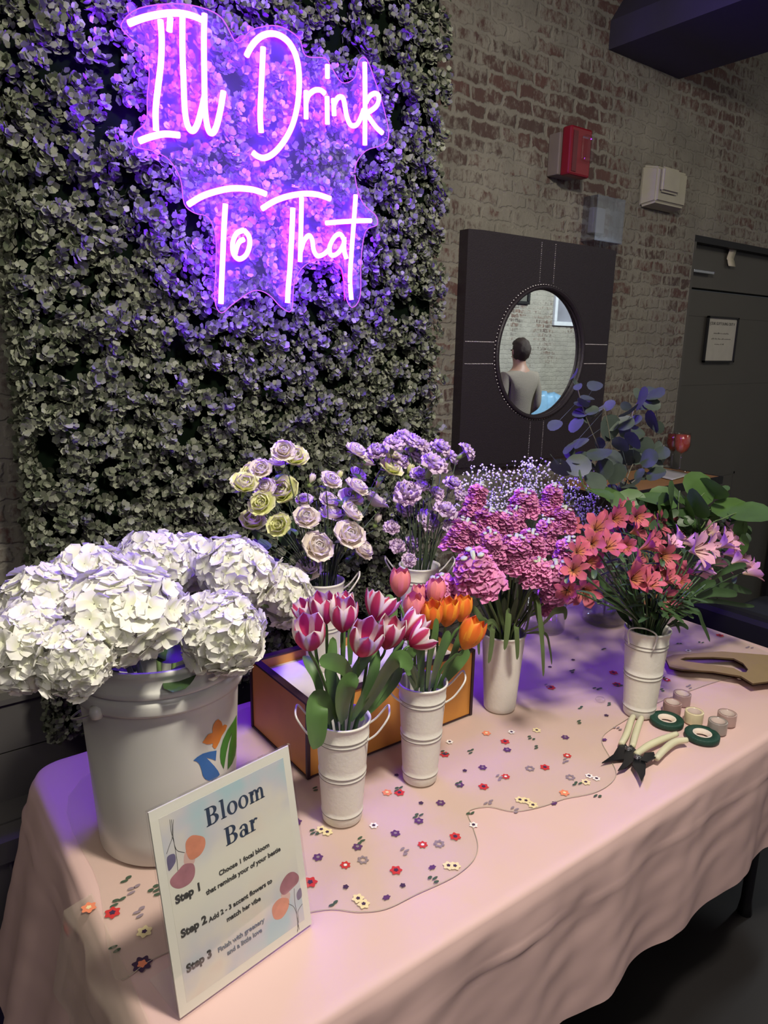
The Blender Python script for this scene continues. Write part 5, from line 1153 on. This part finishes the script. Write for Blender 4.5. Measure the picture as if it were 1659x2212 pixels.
def washmat():
    q, nt, bb, out = newmat('watercolour wash'); N = nt.nodes; L = nt.links
    tc = N.new('ShaderNodeTexCoord'); n1 = N.new('ShaderNodeTexNoise'); n1.inputs['Scale'].default_value = 9; n1.inputs['Detail'].default_value = 3; L.new(tc.outputs['Object'], n1.inputs['Vector'])
    sp = N.new('ShaderNodeSeparateXYZ'); L.new(tc.outputs['Object'], sp.inputs[0])
    # wash is strongest in the top and bottom bands of the card
    mr = N.new('ShaderNodeMapRange'); mr.inputs[1].default_value = 0; mr.inputs[2].default_value = SH; L.new(sp.outputs[2], mr.inputs[0])
    cr = N.new('ShaderNodeValToRGB'); el = cr.color_ramp.elements; el[0].position = 0; el[0].color = (.8, .8, .8, 1); el[1].position = 1; el[1].color = (1, 1, 1, 1)
    for ps, v in ((.18, 1), (.36, .35), (.5, .0), (.62, .1), (.72, .75)): x = el.new(ps); x.color = (v, v, v, 1)
    L.new(mr.outputs[0], cr.inputs[0])
    c2_ = N.new('ShaderNodeValToRGB'); el = c2_.color_ramp.elements; el[0].position = .33; el[0].color = (.74, .58, .48, 1); el[1].position = .68; el[1].color = (.42, .60, .64, 1)
    x = el.new(.45); x.color = (.74, .70, .60, 1); x = el.new(.56); x.color = (.60, .60, .64, 1); L.new(n1.outputs['Fac'], c2_.inputs[0])
    mx = N.new('ShaderNodeMix'); mx.data_type = 'RGBA'; mx.inputs[6].default_value = (.80, .79, .67, 1); L.new(cr.outputs[0], mx.inputs[0]); L.new(c2_.outputs[0], mx.inputs[7]); L.new(mx.outputs[2], bb.inputs['Base Color']); bb.inputs['Roughness'].default_value = .5; return q
MB().box((.013, -.0022, .016), (SW-.013, -.002, SH-.015)).build('printed_background', washmat(), paper)
SX, SZ = SW, SH
def P2(px, py): # pixel on the sign -> sheet coordinates
    d = ray(px, py); nrm = e.cross(Rm.to_3x3() @ Vector((0, 0, 1))); q = CAM+d*((A0-CAM).dot(nrm)/d.dot(nrm)); v = Ri @ (q-A0); return v.x, v.z
navy = mat('navy ink', (.035, .055, .10), .6)
def stroke_text(parts, ox, oz, s, mt, name):
    b = MB()
    for kind, *a in parts:
        if kind == 'r': x0, z0, x1, z1 = a; b.add([(ox+x*s, -.0026, oz+z*s) for x, z in ((x0, z0), (x1, z0), (x1, z1), (x0, z1))], [(0, 1, 2, 3)], 0, None, False)
        elif kind == 'q': b.add([(ox+x*s, -.0026, oz+z*s) for x, z in a[0]], [tuple(range(len(a[0])))], 0, None, False)
        else: # ring arc: centre, outer rx rz, inner rx rz, angles
            cx_, cz_, R1, R2, r1, r2, a0, a1 = a; n = 24; vs = []
            for k in range(n+1):
                q = math.radians(a0+(a1-a0)*k/n); vs += [(ox+(cx_+R1*math.cos(q))*s, -.0026, oz+(cz_+R2*math.sin(q))*s), (ox+(cx_+r1*math.cos(q))*s, -.0026, oz+(cz_+r2*math.sin(q))*s)]
            b.add(vs, [(2*k, 2*k+1, 2*k+3, 2*k+2) for k in range(n)], 0, None, False)
    return b.build(name, mt, paper)
def glB(x): return [('r', x+.06, 0, x+.20, .7), ('r', x, 0, x+.3, .04), ('r', x, .66, x+.3, .7), ('a', x+.27, .525, .22, .175, .09, .13, -90, 90), ('a', x+.27, .19, .27, .195, .12, .15, -90, 90), ('r', x+.15, .34, x+.3, .385)], .62
def gll(x): return [('r', x+.06, 0, x+.18, .74), ('r', x, 0, x+.24, .04), ('q', [(x, .70), (x+.07, .69), (x+.18, .74), (x, .74)])], .29
def glo(x): return [('a', x+.23, .24, .23, .26, .11, .21, 0, 360)], .50
def glm(x):
    return [('r', x+.05, 0, x+.17, .48), ('r', x, 0, x+.22, .04), ('r', x, .44, x+.08, .48), ('a', x+.26, .30, .15, .19, .04, .13, 0, 180), ('r', x+.30, 0, x+.41, .31), ('r', x+.25, 0, x+.46, .04), ('a', x+.50, .30, .15, .19, .04, .13, 0, 180), ('r', x+.54, 0, x+.65, .31), ('r', x+.49, 0, x+.70, .04)], .74
def gla(x): return [('a', x+.20, .32, .19, .17, .07, .12, 0, 165), ('r', x+.27, 0, x+.39, .33), ('a', x+.17, .14, .17, .155, .06, .11, 0, 360), ('r', x+.36, 0, x+.46, .04)], .48
def glr(x): return [('r', x+.05, 0, x+.17, .48), ('r', x, 0, x+.24, .04), ('r', x, .44, x+.08, .48), ('a', x+.28, .30, .15, .18, .05, .11, 40, 180)], .42
def word(g, px, py, s, mt, name):
    x = 0; parts = []
    for f in g: q, w_ = f(x); parts += q; x += w_
    ox, oz = P2(px, py); stroke_text(parts, ox, oz, s, mt, name); return x*s
word((glB, gll, glo, glo, glm), 445, 1786, .040, navy, 'title'); word((glB, gla, glr), 487, 1827, .040, navy, 'title')
dk = mat('charcoal ink', (.06, .06, .055), .6)
for s, (px, py) in (('Step 1', (378, 1952)), ('Step 2', (390, 2025)), ('Step 3', (402, 2100))):
    x, z = P2(px, py); put_text(s, .0165, x, z, paper, dk, 'LEFT', .0006, 'lettering', -.0026)
for s, (px, py) in (('Choose 1 focal bloom', (527, 1854)), ('that reminds your of your bestie', (527, 1878)), ('Add 2 - 3 accent flowers to', (520, 1942)), ('match her vibe', (525, 1962)), ('Finish with greenery', (520, 2018)), ('and a little love', (527, 2032))):
    x, z = P2(px, py); put_text(s, .0103, x, z-.003, paper, dk if py < 2000 else mat('blue grey ink', (.10, .15, .2), .6), 'CENTER', .0002, 'lettering', -.0026)
def blob(pts, mt, nm, y):
    P = catmull([Vector((*P2(*q), 0)) for q in pts], 5, True); b = MB(); b.add([(p.x, y, p.y) for p in P], [tuple(range(len(P)))], 0, None, False); b.build(nm, mt, paper)
def g5(x, y): return 300+x/3.615, 1600+y/3.615
wor = mat('watercolour orange', (.68, .27, .16), .6, var=.3, scale=60); wma = mat('watercolour mauve', (.42, .19, .22), .6, var=.35, scale=60); wvi = mat('watercolour violet', (.16, .14, .24), .6, var=.3, scale=60); wpk = mat('watercolour blush', (.68, .46, .40), .6, var=.1, scale=60)
for A_, mt, y in (([(345, 950), (360, 860), (430, 900), (420, 960), (380, 975)], wpk, -.00225), ([(1110, 1230), (1110, 1190), (1170, 1180), (1165, 1240)], wpk, -.00225),
                  ([(360, 790), (400, 740), (450, 735), (505, 755), (510, 820), (470, 890), (400, 925), (365, 870)], wor, -.0024), ([(240, 1080), (300, 1010), (350, 960), (420, 960), (430, 1040), (390, 1110), (310, 1150), (250, 1130)], wma, -.0024),
                  ([(215, 905), (270, 880), (280, 940), (235, 1010), (220, 990)], wvi, -.0024), ([(1105, 1110), (1150, 1040), (1200, 1020), (1240, 1050), (1235, 1100), (1190, 1150), (1130, 1200), (1095, 1170)], wma, -.0024),
                  ([(1035, 1300), (1090, 1230), (1160, 1230), (1160, 1300), (1110, 1380), (1050, 1385)], wor, -.0024), ([(1225, 1190), (1255, 1145), (1265, 1210), (1235, 1240)], wvi, -.0024)):
    blob([g5(*q) for q in A_], mt, 'printed_flower', y)
b = MB()
for L_ in ([(235, 612), (245, 700), (265, 780), (290, 850), (350, 868)], [(262, 612), (260, 720), (270, 800), (290, 920), (298, 1010)], [(248, 612), (255, 740), (230, 820), (210, 880)], [(1205, 1150), (1210, 1250), (1225, 1340), (1235, 1480)], [(1270, 1270), (1235, 1330), (1240, 1400), (1230, 1490)], [(1160, 1270), (1200, 1290), (1225, 1350), (1245, 1470)]):
    P = [Vector((*P2(*g5(*q)), 0)) for q in L_]; b.tube([(p.x, -.0024, p.y) for p in catmull(P, 5)], .00035, 4)
b.build('printed_stems', dk, paper)

# ------------------------------------------------------------------ tools, tapes, ribbons, cardboard
def tape(px, py, label):
    p = onz(px, py, TZ+.006); t = thing('floral_tape_roll', label, 'tape roll', (p.x, p.y, TZ+.0045), 'dark green floral tape rolls')
    MB().lathe([(.0225, .0), (.040, .0), (.0415, .002), (.0415, .011), (.040, .013), (.0225, .013), (.0225, 0)], 48).build('tape', mat('dark green crepe', (.006, .045, .028), .6, bump=.2, scale=80), t)
    MB().lathe([(.019, .0), (.0225, .0), (.0225, .0135), (.019, .0135), (.019, 0)], 40).build('core', mat('white cardboard core', (.75, .66, .56), .7), t)
tape(1440, 1560, 'left dark green floral tape roll, against the tall white vase foot'); tape(1516, 1592, 'right dark green floral tape roll, nearest the table edge')
def ribbon(px, py, col, label, r=.023, h=.030, zt=0):
    p = onz(px, py, TZ+.006+h/2+zt); t = thing('ribbon_roll', label, 'ribbon roll', (p.x, p.y, TZ+.0045+zt), 'satin ribbon rolls')
    MB().lathe([(r*.74, 0), (r, 0), (r*1.01, .001), (r*1.01, h-.001), (r, h), (r*.74, h), (r*.74, 0)], 40).build('ribbon', mat('ribbon '+label[:12], col, .25, var=.08, scale=30, spec=.6), t)
    MB().lathe([(r*.69, .0005), (r*.74, .0005), (r*.74, h-.0005), (r*.69, h-.0005), (r*.69, .0005)], 32).build('core', mat('card core', (.5, .4, .36), .7), t)
ribbon(1473, 1507, (.34, .23, .23), 'dusky mauve ribbon roll furthest back behind the others')
ribbon(1452, 1526, (.36, .22, .20), 'rosy brown ribbon roll right of the alstroemeria vase foot')
ribbon(1499, 1546, (.72, .62, .40), 'cream satin ribbon roll in the middle of the group')
ribbon(1570, 1550, (.42, .29, .26), 'pale brown ribbon roll furthest right')
ribbon(1550, 1567, (.30, .26, .23), 'grey taupe ribbon roll in front of the pale brown one')
hand = mat('pale yellow rubber', (.62, .60, .40), .5); blade = mat('black blade steel', (.02, .022, .025), .3, .6); steel = mat('steel', (.4, .4, .42), .3, 1)
def pruner(label, piv, tips, ends, z=0):
    c = onz(*piv, TZ+.012+z); t = thing('pruning_snips', label, 'pruning snips', (c.x, c.y, TZ+.006+z), 'floral pruning snips')
    for k, en in enumerate(ends):
        pts = [onz(*q, TZ+.012+z) for q in en]; P = [Vector((q.x-c.x, q.y-c.y, .007+.001*k)) for q in pts]; P = catmull(P, 5); n = len(P)
        MB().tube(P, [.0058+.0028*math.sin(PI*(.15+.75*i/(n-1))) for i in range(n)], 10).build('handle', hand, t)
    for k, tp_ in enumerate(tips):
        Q = [onz(*q, TZ+.012+z) for q in tp_]; Q = [Vector((q.x-c.x, q.y-c.y, .004+.004*k)) for q in Q]; n = len(Q)
        b = MB(); b.add([(q.x, q.y, q.z) for q in Q]+[(q.x, q.y, q.z+.003) for q in Q], [tuple(range(n)), tuple(range(2*n-1, n-1, -1))]+[(i, i+n, (i+1) % n+n, (i+1) % n) for i in range(n)], 0, None, False); b.build('blade', blade, t)
    MB().lathe([(0, .002), (.006, .002), (.006, .013), (.004, .015), (0, .015)], 16).build('pivot', steel, t)
    MB().tube([(.008*math.cos(k*.9), .008*math.sin(k*.9), .009+.0006*k) for k in range(14)], .0009, 5).build('spring', steel, t)
pruner('left pale yellow handled snips pointing at the alstroemeria vase', (1357, 1622), [[(1337, 1610), (1352, 1608), (1362, 1622), (1352, 1640), (1330, 1642), (1300, 1648), (1325, 1630)], [(1362, 1612), (1376, 1626), (1366, 1650), (1352, 1662), (1334, 1668), (1346, 1650), (1350, 1630)]], [[(1342, 1608), (1354, 1585), (1362, 1560), (1368, 1548)], [(1366, 1614), (1372, 1590), (1380, 1565), (1386, 1552)]])
pruner('right pale yellow handled snips lying toward the green tape', (1376, 1640), [[(1372, 1628), (1390, 1636), (1395, 1652), (1394, 1672), (1386, 1690), (1378, 1672), (1366, 1652)], [(1392, 1630), (1412, 1628), (1416, 1640), (1398, 1650), (1384, 1646)]], [[(1374, 1630), (1400, 1612), (1430, 1598), (1462, 1586)], [(1418, 1640), (1436, 1620), (1458, 1604), (1484, 1600)]], .007)
t = thing('glass_pebble', 'small clear glass pebble glinting on the sheer overlay', 'pebble', (onz(1296, 1518).x, onz(1296, 1518).y, TZ+.004))
MB().lathe([(0, 0), (.011, .001), (.014, .005), (.011, .010), (0, .0125)], 24).build('body', M['glass'], t)
# cardboard carrier piece with a handle slot
card = mat('brown cardboard', (.27, .19, .09), .8, var=.08, scale=30); cedge = mat('burnt card edge', (.085, .05, .018), .8)
top = [(1437, 1420), (1455, 1414), (1560, 1407), (1700, 1418), (1760, 1470), (1659, 1472), (1626, 1476), (1600, 1460), (1540, 1450), (1475, 1446), (1446, 1440)]
slot = [(1469, 1424), (1480, 1420), (1540, 1419), (1585, 1422), (1605, 1432), (1616, 1446), (1612, 1452), (1600, 1451), (1585, 1443), (1540, 1436), (1480, 1428)]
def slab(t, z, dz, ox, oy, nm, top=top, slot=slot):
    A = [Vector(((v := onz(x+ox, y+oy, z)).x-t.location.x, v.y-t.location.y)) for x, y in top]; B = [Vector(((v := onz(x+ox, y+oy, z)).x-t.location.x, v.y-t.location.y)) for x, y in slot]
    B = B[::-1]; n, k = len(A), len(B); V_, _, F_, *_r = geometry.delaunay_2d_cdt(A+B, [(i, (i+1) % n) for i in range(n)]+[(n+i, n+(i+1) % k) for i in range(k)], [], 0, 1e-5)
    F2 = [f for f in F_ if inside(*(sum((V_[i] for i in f), Vector((0, 0)))/3), A) and not inside(*(sum((V_[i] for i in f), Vector((0, 0)))/3), B)]
    b = MB(); zb = z-t.location.z; b.add([(v.x, v.y, zb) for v in V_], [tuple(f) for f in F2], 0, None, False); b.add([(v.x, v.y, zb-dz) for v in V_], [tuple(f)[::-1] for f in F2], 0, None, False)
    for P in (A, B): m_ = len(P); b.add([(v.x, v.y, zb) for v in P]+[(v.x, v.y, zb-dz) for v in P], [(i, (i+1) % m_, (i+1) % m_+m_, i+m_) for i in range(m_)], 1, None, False)
    b.build(nm, [card, cedge], t)
c = onz(1560, 1450); t = thing('cardboard_carrier', 'flattened brown cardboard carrier with a long handle slot at the right', 'cardboard', (c.x, c.y, TZ+.004))
slab(t, TZ+.034, .005, 0, 0, 'upper_panel'); slab(t, TZ+.011, .006, 0, 0, 'lower_panel')
for x, y in ((1640, 1450), (1452, 1427)): q = onz(x, y, TZ+.02); MB().box((q.x-c.x-.008, q.y-c.y-.008, .005), (q.x-c.x+.008, q.y-c.y+.008, .027)).build('spacer', cedge, t)

# ------------------------------------------------------------------ side table with drinks
ZT = 1.12
t = thing('side_table', 'small high table with orange wood top and black edge before the door', 'table', (2.85, 1.8, 0))
fr = onz(1565, 1030, ZT); fr.y = max(1.66, min(fr.y, 1.9)); 
cx1 = fr.x-2.85; cy0 = fr.y-1.8
MB().box((-.35, cy0+.012, ZT-.03), (cx1-.012,   .185, ZT)).build('tabletop', mat('honey wood', (.36, .19, .07), .45, var=.15, scale=9), t)
MB().box((-.36, cy0, ZT-.034), (cx1, cy0+.012, ZT+.001)).build('edge_band', M['black'], t); MB().box((cx1-.012, cy0+.012, ZT-.034), (cx1,   .185, ZT+.001)).build('edge_band', M['black'], t)
MB().tube([(0, -.03, .02), (0, -.03, ZT-.03)], .035, 16).build('post', mat('orange post', (.4, .2, .06), .5), t); MB().lathe([(0, 0), (.2, 0), (.2, .015), (.04, .03), (0, .03)], 32, 0, (0, -.03, 0)).build('base', M['black'], t)
a = [onz(*q, ZT+.002) for q in ((1402, 1026), (1432, 1014), (1495, 1026), (1452, 1038))]
c = onz(1450, 1026, ZT); t = thing('paper_sheet', 'white paper curling on the high wooden table', 'paper', (c.x, c.y, ZT+.002)); b = MB(); g = []
for i in range(9):
    for j in range(5):
        u, v = i/8, j/4; p = (a[0]*(1-u)+a[3]*u)*(1-v)+(a[1]*(1-u)+a[2]*u)*v; g.append((p.x-c.x, p.y-c.y, .002+.014*max(0, .35-u)))
b.add(g, [(i*5+j, i*5+j+1, (i+1)*5+j+1, (i+1)*5+j) for i in range(8) for j in range(4)]); o = b.build('sheet', mat('white paper', (.5, .5, .47), .6), t); o.modifiers.new('s', 'SOLIDIFY').thickness = .001
def wine(px, py, col, label, s=1):
    p = onz(px, py, ZT+.001); p.y = min(p.y, 1.93); t = thing('wine_glass', label, 'wine glass', (p.x, p.y, ZT+.002), 'stemmed glasses of red drink'); t.scale = (s, s, s)
    MB().lathe([(0, 0), (.036, .001), (.036, .003), (.006, .007), (.0038, .02), (.0038, .075), (.008, .082), (.028, .10), (.039, .128), (.038, .16), (.034, .19), (.033, .19), (.0365, .16), (.0375, .128), (.027, .102), (0, .086)], 32).build('bowl', M['glass'], t)
    MB().lathe([(0, .087), (.026, .103), (.036, .128), (.0355, .158), (.0335, .180), (0, .180)], 32).build('drink', mat('drink '+label[:8], col, .1, var=.03), t)
wine(1446, 1010, (.14, .008, .008), 'dark red drink in a stemmed glass, left of the two', .93); wine(1467, 1018, (.42, .07, .045), 'lighter red drink in a stemmed glass, right of the two', .98)
# dark armchair beyond the right end of the table
t = thing('armchair', 'dark blue grey armchair beyond the right end of the flower table', 'chair', (3.35, 1.32, 0))
nv = mat('dark slate upholstery', (.022, .025, .033), .7)
MB().box((-.33, -.36, .12), (.42, .34, .44), 0, .04).build('seat', nv, t); MB().box((-.42, -.36, .10), (-.32, .34, .60), 0, .03).build('armrest', M['black'], t)
MB().box((.40, -.36, .10), (.5, .34, .60), 0, .03).build('armrest', M['black'], t); MB().box((-.33, -.46, .10), (.42, -.35, .46), 0, .03).build('backrest', nv, t)
for sx in (-.35, .42):
    for sy in (-.38, .28): MB().tube([(sx, sy, 0), (sx, sy, .12)], .018, 10).build('leg', M['black'], t)
